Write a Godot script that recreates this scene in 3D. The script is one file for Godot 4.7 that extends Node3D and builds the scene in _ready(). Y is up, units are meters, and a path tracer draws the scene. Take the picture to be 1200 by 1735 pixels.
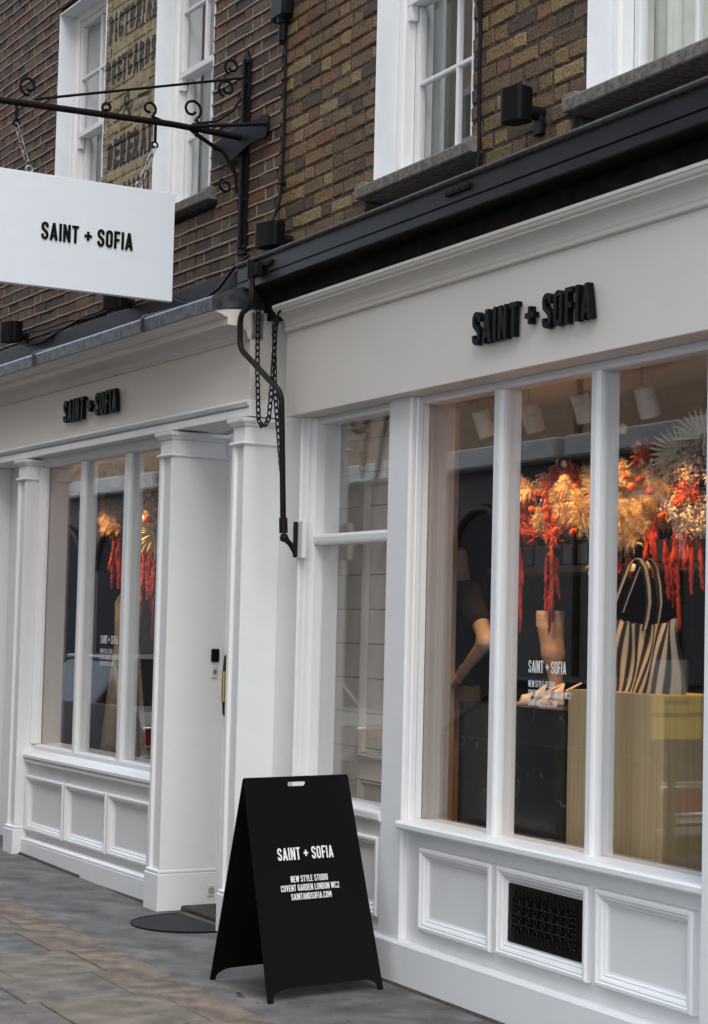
extends Node3D

# ---------------------------------------------------------------- frames
# The near building stands along X with its shop board at z = 0; the farther one is turned by two and a half degrees.
var FR := Transform3D.IDENTITY
var FL := Transform3D(Basis(Vector3(0.999027, 0, -0.044098), Vector3.UP, Vector3(0.044098, 0, 0.999027)), Vector3.ZERO)
var M := {}
var used := {}
var rng := RandomNumberGenerator.new()

# ---------------------------------------------------------------- mesh builder
class MB:
	var v := PackedVector3Array()
	var n := PackedVector3Array()
	var t := PackedVector2Array()

	func tri_n(a: Vector3, b: Vector3, c: Vector3, na: Vector3, nb: Vector3, nc: Vector3, ua := Vector2.ZERO, ub := Vector2.ZERO, uc := Vector2.ZERO) -> void:
		# stored clockwise as seen from the side the normals point to
		if (b - a).cross(c - a).dot(na + nb + nc) > 0.0:
			v.append_array([a, c, b]); n.append_array([na, nc, nb]); t.append_array([ua, uc, ub])
		else:
			v.append_array([a, b, c]); n.append_array([na, nb, nc]); t.append_array([ua, ub, uc])

	func tri(a: Vector3, b: Vector3, c: Vector3, out: Vector3) -> void:
		var m := (b - a).cross(c - a)
		if m.length_squared() < 1e-16:
			return
		m = m.normalized()
		if m.dot(out) < 0.0:
			m = -m
		tri_n(a, b, c, m, m, m)

	func quad(a: Vector3, b: Vector3, c: Vector3, d: Vector3, out: Vector3) -> void:
		tri(a, b, c, out)
		tri(a, c, d, out)

	func quad_uv(a: Vector3, b: Vector3, c: Vector3, d: Vector3, out: Vector3, ua: Vector2, ub: Vector2, uc: Vector2, ud: Vector2) -> void:
		var m := (b - a).cross(c - a).normalized()
		if m.dot(out) < 0.0:
			m = -m
		tri_n(a, b, c, m, m, m, ua, ub, uc)
		tri_n(a, c, d, m, m, m, ua, uc, ud)

	# chamfered box from corner lo to corner hi
	func box(lo: Vector3, hi: Vector3, ch := 0.0, T := Transform3D.IDENTITY) -> void:
		var c := (lo + hi) * 0.5
		var h := (hi - lo) * 0.5
		var k := minf(ch, minf(h.x, minf(h.y, h.z)) * 0.95)
		for ax in 3:
			var u := (ax + 1) % 3
			var w := (ax + 2) % 3
			for s in [-1.0, 1.0]:
				var q := []
				for p in [[-1, -1], [1, -1], [1, 1], [-1, 1]]:
					var e := Vector3.ZERO
					e[ax] = s * h[ax]
					e[u] = p[0] * (h[u] - k)
					e[w] = p[1] * (h[w] - k)
					q.append(T * (c + e))
				var o := Vector3.ZERO
				o[ax] = s
				quad(q[0], q[1], q[2], q[3], T.basis * o)
			if k > 0.0:
				for s1 in [-1.0, 1.0]:
					for s2 in [-1.0, 1.0]:
						var q := []
						for p in [[-1, 0], [1, 0], [1, 1], [-1, 1]]:
							var e := Vector3.ZERO
							e[ax] = p[0] * (h[ax] - k)
							e[u] = s1 * (h[u] - (k if p[1] == 1 else 0.0))
							e[w] = s2 * (h[w] - (0.0 if p[1] == 1 else k))
							q.append(T * (c + e))
						var o := Vector3.ZERO
						o[u] = s1
						o[w] = s2
						quad(q[0], q[1], q[2], q[3], T.basis * o)
		if k > 0.0:
			for sx in [-1.0, 1.0]:
				for sy in [-1.0, 1.0]:
					for sz in [-1.0, 1.0]:
						var s := Vector3(sx, sy, sz)
						tri(T * (c + s * Vector3(h.x, h.y - k, h.z - k)), T * (c + s * Vector3(h.x - k, h.y, h.z - k)), T * (c + s * Vector3(h.x - k, h.y - k, h.z)), T.basis * s)

	# polygon in T's xy plane, pushed along T's z from 0 to d
	func prism(poly: PackedVector2Array, d: float, T: Transform3D, caps := true) -> void:
		var area := 0.0
		var m := poly.size()
		for i in m:
			area += poly[i].cross(poly[(i + 1) % m])
		for i in m:
			var p := poly[i]
			var q := poly[(i + 1) % m]
			var e := q - p
			var o := Vector3(e.y, -e.x, 0) * signf(area)
			quad(T * Vector3(p.x, p.y, 0), T * Vector3(q.x, q.y, 0), T * Vector3(q.x, q.y, d), T * Vector3(p.x, p.y, d), T.basis * o)
		if caps:
			var ix := Geometry2D.triangulate_polygon(poly)
			for i in range(0, ix.size(), 3):
				for e in [0.0, 1.0]:
					var o := Vector3(0, 0, (2.0 * e - 1.0) * signf(d))
					tri(T * Vector3(poly[ix[i]].x, poly[ix[i]].y, e * d), T * Vector3(poly[ix[i + 1]].x, poly[ix[i + 1]].y, e * d), T * Vector3(poly[ix[i + 2]].x, poly[ix[i + 2]].y, e * d), T.basis * o)

	# a moulding whose section is drawn in (z, y), running along x
	func run_x(section: Array, x0: float, x1: float) -> void:
		prism(PackedVector2Array(section), x1 - x0, Transform3D(Basis(Vector3(0, 0, 1), Vector3(0, 1, 0), Vector3(1, 0, 0)), Vector3(x0, 0, 0)))

	# section drawn in (x, z), running up y
	func run_y(section: Array, y0: float, y1: float) -> void:
		prism(PackedVector2Array(section), y1 - y0, Transform3D(Basis(Vector3(1, 0, 0), Vector3(0, 0, 1), Vector3(0, 1, 0)), Vector3(0, y0, 0)))

	# mitred frame round a rectangle; section is a list of (inset, z)
	func frame(x0: float, y0: float, x1: float, y1: float, section: Array) -> void:
		for i in section.size() - 1:
			var a: Vector2 = section[i]
			var b: Vector2 = section[i + 1]
			var p := [Vector3(x0 + a.x, y0 + a.x, a.y), Vector3(x1 - a.x, y0 + a.x, a.y), Vector3(x1 - a.x, y1 - a.x, a.y), Vector3(x0 + a.x, y1 - a.x, a.y)]
			var q := [Vector3(x0 + b.x, y0 + b.x, b.y), Vector3(x1 - b.x, y0 + b.x, b.y), Vector3(x1 - b.x, y1 - b.x, b.y), Vector3(x0 + b.x, y1 - b.x, b.y)]
			for k in 4:
				var inward: Vector3 = [Vector3.UP, Vector3.LEFT, Vector3.DOWN, Vector3.RIGHT][k]
				var o: Vector3 = Vector3(0, 0, 1) * (b.x - a.x) - inward * (b.y - a.y)
				quad(p[k], p[(k + 1) % 4], q[(k + 1) % 4], q[k], o)

	func tube(pts: Array, r, sides := 8, closed := false) -> void:
		var m := pts.size()
		var rings := []
		var up := Vector3.ZERO
		for i in m:
			var d: Vector3
			if closed:
				d = pts[(i + 1) % m] - pts[(i - 1 + m) % m]
			else:
				d = pts[mini(i + 1, m - 1)] - pts[maxi(i - 1, 0)]
			d = d.normalized()
			if i == 0:
				up = Vector3.UP if absf(d.y) < 0.9 else Vector3.RIGHT
			up = (up - d * up.dot(d)).normalized()
			var w := d.cross(up)
			var rad: float = r[i] if r is Array else r
			var ring := []
			for k in sides:
				var a := TAU * k / sides
				var o := up * cos(a) + w * sin(a)
				ring.append([pts[i] + o * rad, o])
			rings.append(ring)
		var segs := m if closed else m - 1
		for i in segs:
			var ra = rings[i]
			var rb = rings[(i + 1) % m]
			for k in sides:
				var k2 := (k + 1) % sides
				tri_n(ra[k][0], ra[k2][0], rb[k2][0], ra[k][1], ra[k2][1], rb[k2][1])
				tri_n(ra[k][0], rb[k2][0], rb[k][0], ra[k][1], rb[k2][1], rb[k][1])
		if not closed:
			for e in [0, m - 1]:
				var o: Vector3 = (pts[0] - pts[1]) if e == 0 else (pts[m - 1] - pts[m - 2])
				for k in range(1, sides - 1):
					tri(rings[e][0][0], rings[e][k][0], rings[e][k + 1][0], o)

	func lathe(profile: Array, segs: int, T: Transform3D) -> void:
		var m := profile.size()
		for i in m - 1:
			var a: Vector2 = profile[i]
			var b: Vector2 = profile[i + 1]
			var e := b - a
			var nr := Vector2(e.y, -e.x).normalized()
			for k in segs:
				var c0 := TAU * k / segs
				var c1 := TAU * (k + 1) / segs
				var d0 := Vector3(cos(c0), 0, sin(c0))
				var d1 := Vector3(cos(c1), 0, sin(c1))
				var n0 := T.basis * (d0 * nr.x + Vector3.UP * nr.y)
				var n1 := T.basis * (d1 * nr.x + Vector3.UP * nr.y)
				var p0 := T * (d0 * a.x + Vector3.UP * a.y)
				var p1 := T * (d1 * a.x + Vector3.UP * a.y)
				var q0 := T * (d0 * b.x + Vector3.UP * b.y)
				var q1 := T * (d1 * b.x + Vector3.UP * b.y)
				if a.x > 1e-5:
					tri_n(p0, p1, q1, n0, n1, n1)
				if b.x > 1e-5:
					tri_n(p0, q1, q0, n0, n1, n0)

	# a pen stroke of width w along 2D points, d deep, in T's xy plane
	func stroke(pts: Array, w: float, d: float, T: Transform3D, closed := false) -> void:
		var m := pts.size()
		var lft := []
		var rgt := []
		for i in m:
			var p: Vector2 = pts[i]
			var pa: Vector2 = pts[(i - 1 + m) % m] if closed or i > 0 else p
			var pb: Vector2 = pts[(i + 1) % m] if closed or i < m - 1 else p
			var da := (p - pa).normalized() if p != pa else (pb - p).normalized()
			var db := (pb - p).normalized() if p != pb else da
			var o := (da + db).orthogonal().normalized()
			var s := w * 0.5 / maxf(0.45, o.dot(da.orthogonal().normalized()))
			lft.append(p + o * s)
			rgt.append(p - o * s)
		var segs := m if closed else m - 1
		var V := func(q: Vector2, z: float) -> Vector3: return T * Vector3(q.x, q.y, z)
		for i in segs:
			var j := (i + 1) % m
			quad(V.call(lft[i], d), V.call(lft[j], d), V.call(rgt[j], d), V.call(rgt[i], d), T.basis.z)
			if d > 0.0005:
				var o2: Vector2 = lft[i] - rgt[i]
				var o3 := T.basis * Vector3(o2.x, o2.y, 0)
				quad(V.call(lft[i], 0), V.call(lft[j], 0), V.call(lft[j], d), V.call(lft[i], d), o3)
				quad(V.call(rgt[i], 0), V.call(rgt[j], 0), V.call(rgt[j], d), V.call(rgt[i], d), -o3)
		if not closed and d > 0.0005:
			for e in [0, m - 1]:
				var along: Vector2 = (pts[0] - pts[1]) if e == 0 else (pts[m - 1] - pts[m - 2])
				quad(V.call(lft[e], 0), V.call(rgt[e], 0), V.call(rgt[e], d), V.call(lft[e], d), T.basis * Vector3(along.x, along.y, 0))

	func mesh() -> ArrayMesh:
		var a := []
		a.resize(Mesh.ARRAY_MAX)
		a[Mesh.ARRAY_VERTEX] = v
		a[Mesh.ARRAY_NORMAL] = n
		a[Mesh.ARRAY_TEX_UV] = t
		var m := ArrayMesh.new()
		m.add_surface_from_arrays(Mesh.PRIMITIVE_TRIANGLES, a)
		return m

# ---------------------------------------------------------------- scene helpers
func thing(called: String, label: String, category: String, at := Vector3.ZERO, F := Transform3D.IDENTITY, group := "") -> Node3D:
	var o := Node3D.new()
	var k: int = used.get(called, 0)
	used[called] = k + 1
	o.name = called if k == 0 else "%s_%03d" % [called, k]
	add_child(o)
	o.transform = F.translated_local(at)
	o.set_meta("label", label)
	o.set_meta("category", category)
	if group:
		o.set_meta("group", group)
	o.set_meta("base_point", at)
	return o

# a part; its shape is written in the frame that the thing stands in
func part(mb: MB, called: String, m: Material, parent: Node3D, label := "") -> MeshInstance3D:
	var o := MeshInstance3D.new()
	o.name = called
	o.mesh = mb.mesh()
	o.material_override = null
	o.mesh.surface_set_material(0, m)
	parent.add_child(o, true)
	if parent.has_meta("base_point"):
		o.position = -parent.get_meta("base_point")
	if label:
		o.set_meta("label", label)
	return o

func structure(mb: MB, called: String, m: Material) -> MeshInstance3D:
	var o := MeshInstance3D.new()
	o.name = called
	o.mesh = mb.mesh()
	o.mesh.surface_set_material(0, m)
	add_child(o, true)
	o.set_meta("kind", "structure")
	return o

func lin(r: float, g: float, b: float, a := 1.0) -> Color:
	var c := Color(r, g, b).linear_to_srgb()
	c.a = a
	return c

func noise_tex(size: int, freq: float, kind: int, seed_: int, ramp: Array, octaves := 4) -> NoiseTexture2D:
	var f := FastNoiseLite.new()
	f.noise_type = kind
	f.seed = seed_
	f.frequency = freq
	f.fractal_octaves = octaves
	var t := NoiseTexture2D.new()
	t.width = size
	t.height = size
	t.seamless = true
	t.noise = f
	if ramp.size():
		var g := Gradient.new()
		var off := PackedFloat32Array()
		var col := PackedColorArray()
		for i in ramp.size():
			off.append(ramp[i][0])
			col.append(ramp[i][1])
		g.offsets = off
		g.colors = col
		t.color_ramp = g
	return t

func mat(c: Color, rough := 0.6, metal := 0.0) -> StandardMaterial3D:
	var m := StandardMaterial3D.new()
	m.albedo_color = c
	m.roughness = rough
	m.metallic = metal
	m.cull_mode = BaseMaterial3D.CULL_DISABLED
	return m

# colour that wanders round c by a noise, laid on in the world's three planes
func grained(c: Color, spread: float, scale: float, rough := 0.7, seed_ := 1, bump := 0.0, freq := 0.02, warm := 0.0, fine := false) -> StandardMaterial3D:
	var m := mat(Color.WHITE, rough)
	var l := c.srgb_to_linear()
	var lo := Color(l.r * (1.0 - spread), l.g * (1.0 - spread), l.b * (1.0 - spread * (1.0 + warm))).linear_to_srgb()
	var hi := Color(minf(1, l.r * (1.0 + spread)), minf(1, l.g * (1.0 + spread * (1.0 - warm))), minf(1, l.b * (1.0 + spread))).linear_to_srgb()
	m.albedo_texture = noise_tex(256, freq, FastNoiseLite.TYPE_SIMPLEX_SMOOTH, seed_, [[0.15, lo], [0.5, c], [0.85, hi]], 5)
	m.uv1_triplanar = true
	m.uv1_world_triplanar = true
	m.uv1_scale = Vector3.ONE * scale
	if bump > 0.0:
		m.heightmap_enabled = true
		m.heightmap_texture = M.bump_fine if fine else M.bump_tex
		m.heightmap_scale = bump
	return m

# ---------------------------------------------------------------- pen lettering, upright and narrow
func arc(c: Vector2, rx: float, ry: float, a0: float, a1: float, k := 7) -> Array:
	var out := []
	for i in k + 1:
		var a := deg_to_rad(lerpf(a0, a1, float(i) / k))
		out.append(c + Vector2(cos(a) * rx, sin(a) * ry))
	return out

# [width, strokes]; a stroke is [closed, points]; the cap height is 1, t the pen width
func glyph(ch: String, t: float) -> Array:
	var w := 0.42
	var h := t * 0.5
	var r := (w - t) * 0.5
	var x0 := h
	var x1 := w - h
	var mx := w * 0.5
	var top := 1.0 - h
	match ch:
		"S":
			var p := [Vector2(x1, 0.70)]
			p += arc(Vector2(mx, top - r), r, r, 0, 180)
			p += [Vector2(x0, 0.70), Vector2(x0 + 0.02, 0.60), Vector2(x1 - 0.02, 0.40), Vector2(x1, 0.30)]
			p += arc(Vector2(mx, h + r), r, r, 0, -180)
			p += [Vector2(x0, 0.30)]
			return [w, [[false, p]]]
		"A":
			return [0.46, [[false, [Vector2(h * 0.9, 0), Vector2(0.23, 1.0 - h * 0.2)]], [false, [Vector2(0.23, 1.0 - h * 0.2), Vector2(0.46 - h * 0.9, 0)]], [false, [Vector2(0.11, 0.25), Vector2(0.35, 0.25)]]]]
		"I":
			return [t, [[false, [Vector2(h, 0), Vector2(h, 1)]]]]
		"N":
			return [0.44, [[false, [Vector2(h, 0), Vector2(h, 1)]], [false, [Vector2(h, 0.98), Vector2(0.44 - h, 0.02)]], [false, [Vector2(0.44 - h, 0), Vector2(0.44 - h, 1)]]]]
		"T":
			return [0.40, [[false, [Vector2(0, top), Vector2(0.40, top)]], [false, [Vector2(0.20, 0), Vector2(0.20, top)]]]]
		"+":
			return [0.44, [[false, [Vector2(0, 0.5), Vector2(0.44, 0.5)]], [false, [Vector2(0.22, 0.25), Vector2(0.22, 0.75)]]]]
		"O", "0":
			var p := arc(Vector2(mx, top - r), r, r, 0, 180) + arc(Vector2(mx, h + r), r, r, 180, 360)
			return [w, [[true, p]]]
		"D":
			var p := [Vector2(x0, h), Vector2(x0, top), Vector2(mx - 0.03, top)] + arc(Vector2(x1 - 0.13, top - 0.13), 0.13, 0.13, 90, 0, 4) + arc(Vector2(x1 - 0.13, h + 0.13), 0.13, 0.13, 0, -90, 4)
			return [w, [[true, p]]]
		"F":
			return [0.36, [[false, [Vector2(h, 0), Vector2(h, 1)]], [false, [Vector2(h, top), Vector2(0.36, top)]], [false, [Vector2(h, 0.5), Vector2(0.32, 0.5)]]]]
		"E":
			return [0.36, [[false, [Vector2(h, 0), Vector2(h, 1)]], [false, [Vector2(h, top), Vector2(0.36, top)]], [false, [Vector2(h, 0.5), Vector2(0.33, 0.5)]], [false, [Vector2(h, h), Vector2(0.36, h)]]]]
		"L":
			return [0.35, [[false, [Vector2(h, 1), Vector2(h, 0)]], [false, [Vector2(h, h), Vector2(0.35, h)]]]]
		"H":
			return [w, [[false, [Vector2(h, 0), Vector2(h, 1)]], [false, [Vector2(w - h, 0), Vector2(w - h, 1)]], [false, [Vector2(h, 0.5), Vector2(w - h, 0.5)]]]]
		"C", "G":
			var p := [Vector2(x1, 0.68)] + arc(Vector2(mx, top - r), r, r, 0, 180) + arc(Vector2(mx, h + r), r, r, 180, 360)
			if ch == "C":
				p.append(Vector2(x1, 0.32))
				return [w, [[false, p]]]
			p.append_array([Vector2(x1, 0.5), Vector2(mx, 0.5)])
			return [w, [[false, p]]]
		"U":
			return [w, [[false, [Vector2(x0, 1)] + arc(Vector2(mx, h + r), r, r, 180, 360) + [Vector2(x1, 1)]]]]
		"V":
			return [0.44, [[false, [Vector2(h * 0.9, 1), Vector2(0.22, h * 0.2)]], [false, [Vector2(0.22, h * 0.2), Vector2(0.44 - h * 0.9, 1)]]]]
		"W":
			return [0.62, [[false, [Vector2(h, 1), Vector2(0.17, 0.02)]], [false, [Vector2(0.17, 0.02), Vector2(0.31, 0.95)]], [false, [Vector2(0.31, 0.95), Vector2(0.45, 0.02)]], [false, [Vector2(0.45, 0.02), Vector2(0.62 - h, 1)]]]]
		"M":
			return [0.54, [[false, [Vector2(h, 0), Vector2(h, 1)]], [false, [Vector2(h, 0.98), Vector2(0.27, 0.3)]], [false, [Vector2(0.27, 0.3), Vector2(0.54 - h, 0.98)]], [false, [Vector2(0.54 - h, 0), Vector2(0.54 - h, 1)]]]]
		"Y":
			return [0.44, [[false, [Vector2(h, 1), Vector2(0.22, 0.42)]], [false, [Vector2(0.44 - h, 1), Vector2(0.22, 0.42)]], [false, [Vector2(0.22, 0), Vector2(0.22, 0.45)]]]]
		"P", "R":
			var b := [Vector2(x0, top), Vector2(mx, top)] + arc(Vector2(x1 - 0.11, top - 0.12), 0.11, 0.12, 90, 0, 4) + arc(Vector2(x1 - 0.11, 0.48 + 0.12), 0.11, 0.12, 0, -90, 4) + [Vector2(x0, 0.48)]
			var s := [[false, [Vector2(x0, 0), Vector2(x0, 1)]], [false, b]]
			if ch == "R":
				s.append([false, [Vector2(mx, 0.48), Vector2(w - h * 0.7, 0)]])
			return [w, s]
		"2":
			return [w, [[false, [Vector2(x0, 0.72)] + arc(Vector2(mx, top - r), r, r, 180, 0) + [Vector2(x1, 0.62), Vector2(x0, 0.12), Vector2(x0, h), Vector2(w, h)]]]]
		"6":
			var p := arc(Vector2(mx, 0.40), r, 0.16, 0, 180) + arc(Vector2(mx, h + r), r, r, 180, 360)
			return [w, [[true, p], [false, [Vector2(x0, 0.4), Vector2(x1 - 0.06, 1)]]]]
		"&":
			return [0.5, [[false, [Vector2(0.48, 0), Vector2(0.12, 0.72)] + arc(Vector2(0.24, 0.8), 0.12, 0.13, 180, 0) + [Vector2(0.34, 0.66), Vector2(0.08, 0.40)] + arc(Vector2(0.2, 0.22), 0.14, 0.16, 170, 330) + [Vector2(0.46, 0.45)]]]]
		".":
			return [t, [[false, [Vector2(h, 0), Vector2(h, t)]]]]
	return [0.17, []]

func text_width(s: String, t: float, gap: float) -> float:
	var x := 0.0
	for ch in s:
		x += glyph(ch, t)[0] + gap
	return x - gap

# one mesh for each letter, under parent; T puts the line's lower left corner; the strokes of a letter lie a hair apart in depth
func letters(s: String, cap: float, d: float, T: Transform3D, m: Material, parent: Node3D, called := "letter", t := 0.155, gap := 0.075, stretch := 1.0) -> void:
	var x := 0.0
	for ch in s:
		var g := glyph(ch, t)
		if g[1].size():
			var mb := MB.new()
			var k := 0
			for st in g[1]:
				var p := []
				for q in st[1]:
					p.append(Vector2((x + q.x) * cap * stretch, q.y * cap))
				mb.stroke(p, t * cap, d + 0.0003 * k, T, st[0])
				k += 1
			part(mb, called, m, parent)
		x += g[0] + gap

func joined_text(s: String, cap: float, d: float, T: Transform3D, mb: MB, t := 0.155, gap := 0.075) -> void:
	var x := 0.0
	for ch in s:
		var g := glyph(ch, t)
		var k := 0
		for st in g[1]:
			var p := []
			for q in st[1]:
				p.append(Vector2((x + q.x) * cap, q.y * cap))
			mb.stroke(p, t * cap, d + 0.0002 * k, T, st[0])
			k += 1
		x += g[0] + gap

# ---------------------------------------------------------------- camera, sky, sun, exposure
func set_view() -> void:
	var cam := Camera3D.new()
	cam.name = "camera"
	add_child(cam)
	cam.transform = Transform3D(Basis(Vector3(0.46162912, 0.02394032, -0.88674992), Vector3(0.04398505, 0.99778839, 0.04983609), Vector3(0.88598187, -0.06200953, 0.45955516)), Vector3(9.41838, 1.75, 4.43733))
	cam.fov = 30.795
	cam.near = 0.05
	cam.far = 400.0
	cam.current = true
	var lens := CameraAttributesPhysical.new()
	lens.frustum_focal_length = 42.0
	var env := Environment.new()
	env.background_mode = Environment.BG_SKY
	var sky := Sky.new()
	var sm := ProceduralSkyMaterial.new()
	sm.sky_top_color = Color(0.61, 0.695, 0.80)
	sm.sky_horizon_color = Color(0.83, 0.87, 0.915)
	sm.sky_curve = 0.25
	sm.ground_bottom_color = Color(0.30, 0.29, 0.28)
	sm.ground_horizon_color = Color(0.55, 0.55, 0.55)
	sm.sun_angle_max = 1.0
	sky.sky_material = sm
	env.sky = sky
	env.background_energy_multiplier = 1.3
	env.ambient_light_source = Environment.AMBIENT_SOURCE_SKY
	env.tonemap_mode = Environment.TONE_MAPPER_LINEAR
	env.tonemap_exposure = 4.3
	env.sdfgi_enabled = true
	env.ssao_enabled = true
	env.ssil_enabled = true
	var we := WorldEnvironment.new()
	we.name = "environment"
	we.environment = env
	add_child(we)
	var sun := DirectionalLight3D.new()
	sun.name = "sun"
	sun.light_energy = 0.22
	sun.light_angular_distance = 50.0
	sun.light_color = Color(1.0, 0.995, 0.99)
	sun.shadow_enabled = true
	add_child(sun)
	sun.look_at_from_position(Vector3.ZERO, -Vector3(0.9, 1.0, 0.12))

# ---------------------------------------------------------------- materials
func make_materials() -> void:
	M.bump_tex = noise_tex(256, 0.035, FastNoiseLite.TYPE_SIMPLEX_SMOOTH, 77, [], 5)
	M.bump_fine = noise_tex(256, 0.11, FastNoiseLite.TYPE_SIMPLEX_SMOOTH, 78, [], 4)
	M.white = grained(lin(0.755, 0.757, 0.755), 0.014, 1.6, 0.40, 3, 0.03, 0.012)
	M.fascia_shaded_white = grained(lin(0.615, 0.575, 0.525), 0.014, 0.9, 0.42, 3, 0.04, 0.012)  # white paint with the shade under the cornice mixed into its colour
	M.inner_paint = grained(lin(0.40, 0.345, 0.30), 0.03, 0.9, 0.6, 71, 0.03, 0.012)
	M.grime = grained(lin(0.040, 0.036, 0.032), 0.5, 2.0, 0.95, 72, 0.2, 0.03, 0.1, true)
	M.panel_white = grained(lin(0.72, 0.72, 0.715), 0.012, 1.1, 0.4, 4, 0.03, 0.012)
	M.sign_white = grained(lin(0.655, 0.70, 0.745), 0.012, 1.4, 0.35, 5, 0.0)
	M.window_white = grained(lin(0.78, 0.78, 0.775), 0.03, 1.3, 0.45, 6, 0.06, 0.015)
	M.reveal = grained(lin(0.70, 0.725, 0.75), 0.04, 0.9, 0.6, 7, 0.15, 0.015)
	M.black_paint = grained(lin(0.011, 0.0115, 0.0125), 0.2, 1.5, 0.38, 8, 0.05, 0.02)
	M.black_iron = grained(lin(0.0035, 0.0035, 0.004), 0.3, 3.0, 0.65, 9, 0.04, 0.03, 0.0, true)
	M.black_letter = mat(lin(0.002, 0.002, 0.0022), 0.5)
	M.black_board = grained(lin(0.0022, 0.0022, 0.0027), 0.12, 2.0, 0.5, 10, 0.0)
	M.white_print = mat(lin(0.78, 0.78, 0.78), 0.5)
	M.brown_board = grained(lin(0.014, 0.0095, 0.0065), 0.5, 1.2, 0.75, 11, 0.2, 0.02)
	M.beam = grained(lin(0.006, 0.0065, 0.0075), 0.3, 1.0, 0.42, 12, 0.06, 0.015)
	M.lead = grained(lin(0.066, 0.068, 0.076), 0.6, 1.6, 0.45, 13, 0.2, 0.02)
	M.lead.metallic = 0.35
	M.lead_dark = grained(lin(0.035, 0.031, 0.027), 0.7, 2.2, 0.7, 14, 0.3, 0.02)
	M.upstand = grained(lin(0.006, 0.0063, 0.0075), 0.35, 1.4, 0.5, 15, 0.1, 0.02)
	M.stone = grained(lin(0.165, 0.145, 0.125), 0.4, 2.6, 0.95, 16, 0.15, 0.03, 0.1, true)
	M.flood = mat(lin(0.003, 0.003, 0.004), 0.55)
	M.cable = mat(lin(0.006, 0.006, 0.0065), 0.6)
	M.pale_cable = mat(lin(0.10, 0.10, 0.10), 0.6)
	M.rust_pipe = grained(lin(0.014, 0.012, 0.011), 0.4, 4.0, 0.5, 17, 0.3, 0.03)
	M.galv = mat(lin(0.28, 0.29, 0.30), 0.42, 0.75)
	M.brass = mat(lin(0.60, 0.38, 0.12), 0.28, 1.0)
	M.dark_brass = mat(lin(0.04, 0.028, 0.02), 0.4, 0.6)
	M.cream_plastic = mat(lin(0.60, 0.57, 0.47), 0.5)
	M.mat_rubber = grained(lin(0.008, 0.008, 0.0085), 0.5, 6.0, 0.85, 18, 0.6, 0.05)
	M.glass = mat(Color(1, 1, 1, 0.003), 0.0)
	M.glass.transparency = BaseMaterial3D.TRANSPARENCY_ALPHA
	M.grille = grained(lin(0.006, 0.006, 0.006), 0.3, 4.0, 0.35, 19, 0.2, 0.04)
	M.dark_room = mat(lin(0.40, 0.38, 0.35), 0.9)
	M.blind = grained(lin(0.42, 0.45, 0.44), 0.06, 1.5, 0.8, 20, 0.0)
	M.cream_curtain = grained(lin(0.75, 0.76, 0.66), 0.05, 1.5, 0.8, 21, 0.0)
	for k in [M.beam, M.black_board, M.black_letter, M.black_iron, M.flood, M.rust_pipe, M.upstand, M.brown_board, M.cable, M.grille]:
		k.metallic_specular = 0.28
	# brick tones
	M.mortar_dark = grained(lin(0.050, 0.043, 0.036), 0.5, 2.5, 0.95, 22, 0.8, 0.04)
	M.mortar_left = grained(lin(0.06, 0.048, 0.038), 0.45, 2.5, 0.95, 23, 0.8, 0.04)
	M.ribbon = grained(lin(0.245, 0.19, 0.145), 0.35, 3.0, 0.95, 24, 0.5, 0.04)
	var near := [[0.17, 0.1026, 0.0387], [0.1483, 0.0866, 0.033], [0.1266, 0.0693, 0.0319], [0.1049, 0.0589, 0.0284], [0.1627, 0.0797, 0.0376], [0.0687, 0.043, 0.0256], [0.2062, 0.142, 0.0655], [0.141, 0.09, 0.0387], [0.1121, 0.0693, 0.0313]]
	var far := [[0.0936, 0.0498, 0.0333], [0.0786, 0.0483, 0.0333], [0.1123, 0.0528, 0.0333], [0.0674, 0.0453, 0.0333], [0.1385, 0.0565, 0.0305], [0.0974, 0.0641, 0.0382], [0.0562, 0.04, 0.0305], [0.0861, 0.0543, 0.0361], [0.1123, 0.0755, 0.0444]]
	M.near_brick = []
	M.far_brick = []
	for i in near.size():
		var c: Array = near[i]
		M.near_brick.append(grained(lin(c[0], c[1], c[2]), 0.62, 5.0, 0.95, 100 + i, 0.16, 0.045, 0.35, true))
	for i in far.size():
		var c: Array = far[i]
		M.far_brick.append(grained(lin(c[0], c[1], c[2]), 0.5, 5.0, 0.95, 120 + i, 0.16, 0.045, 0.35, true))

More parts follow.
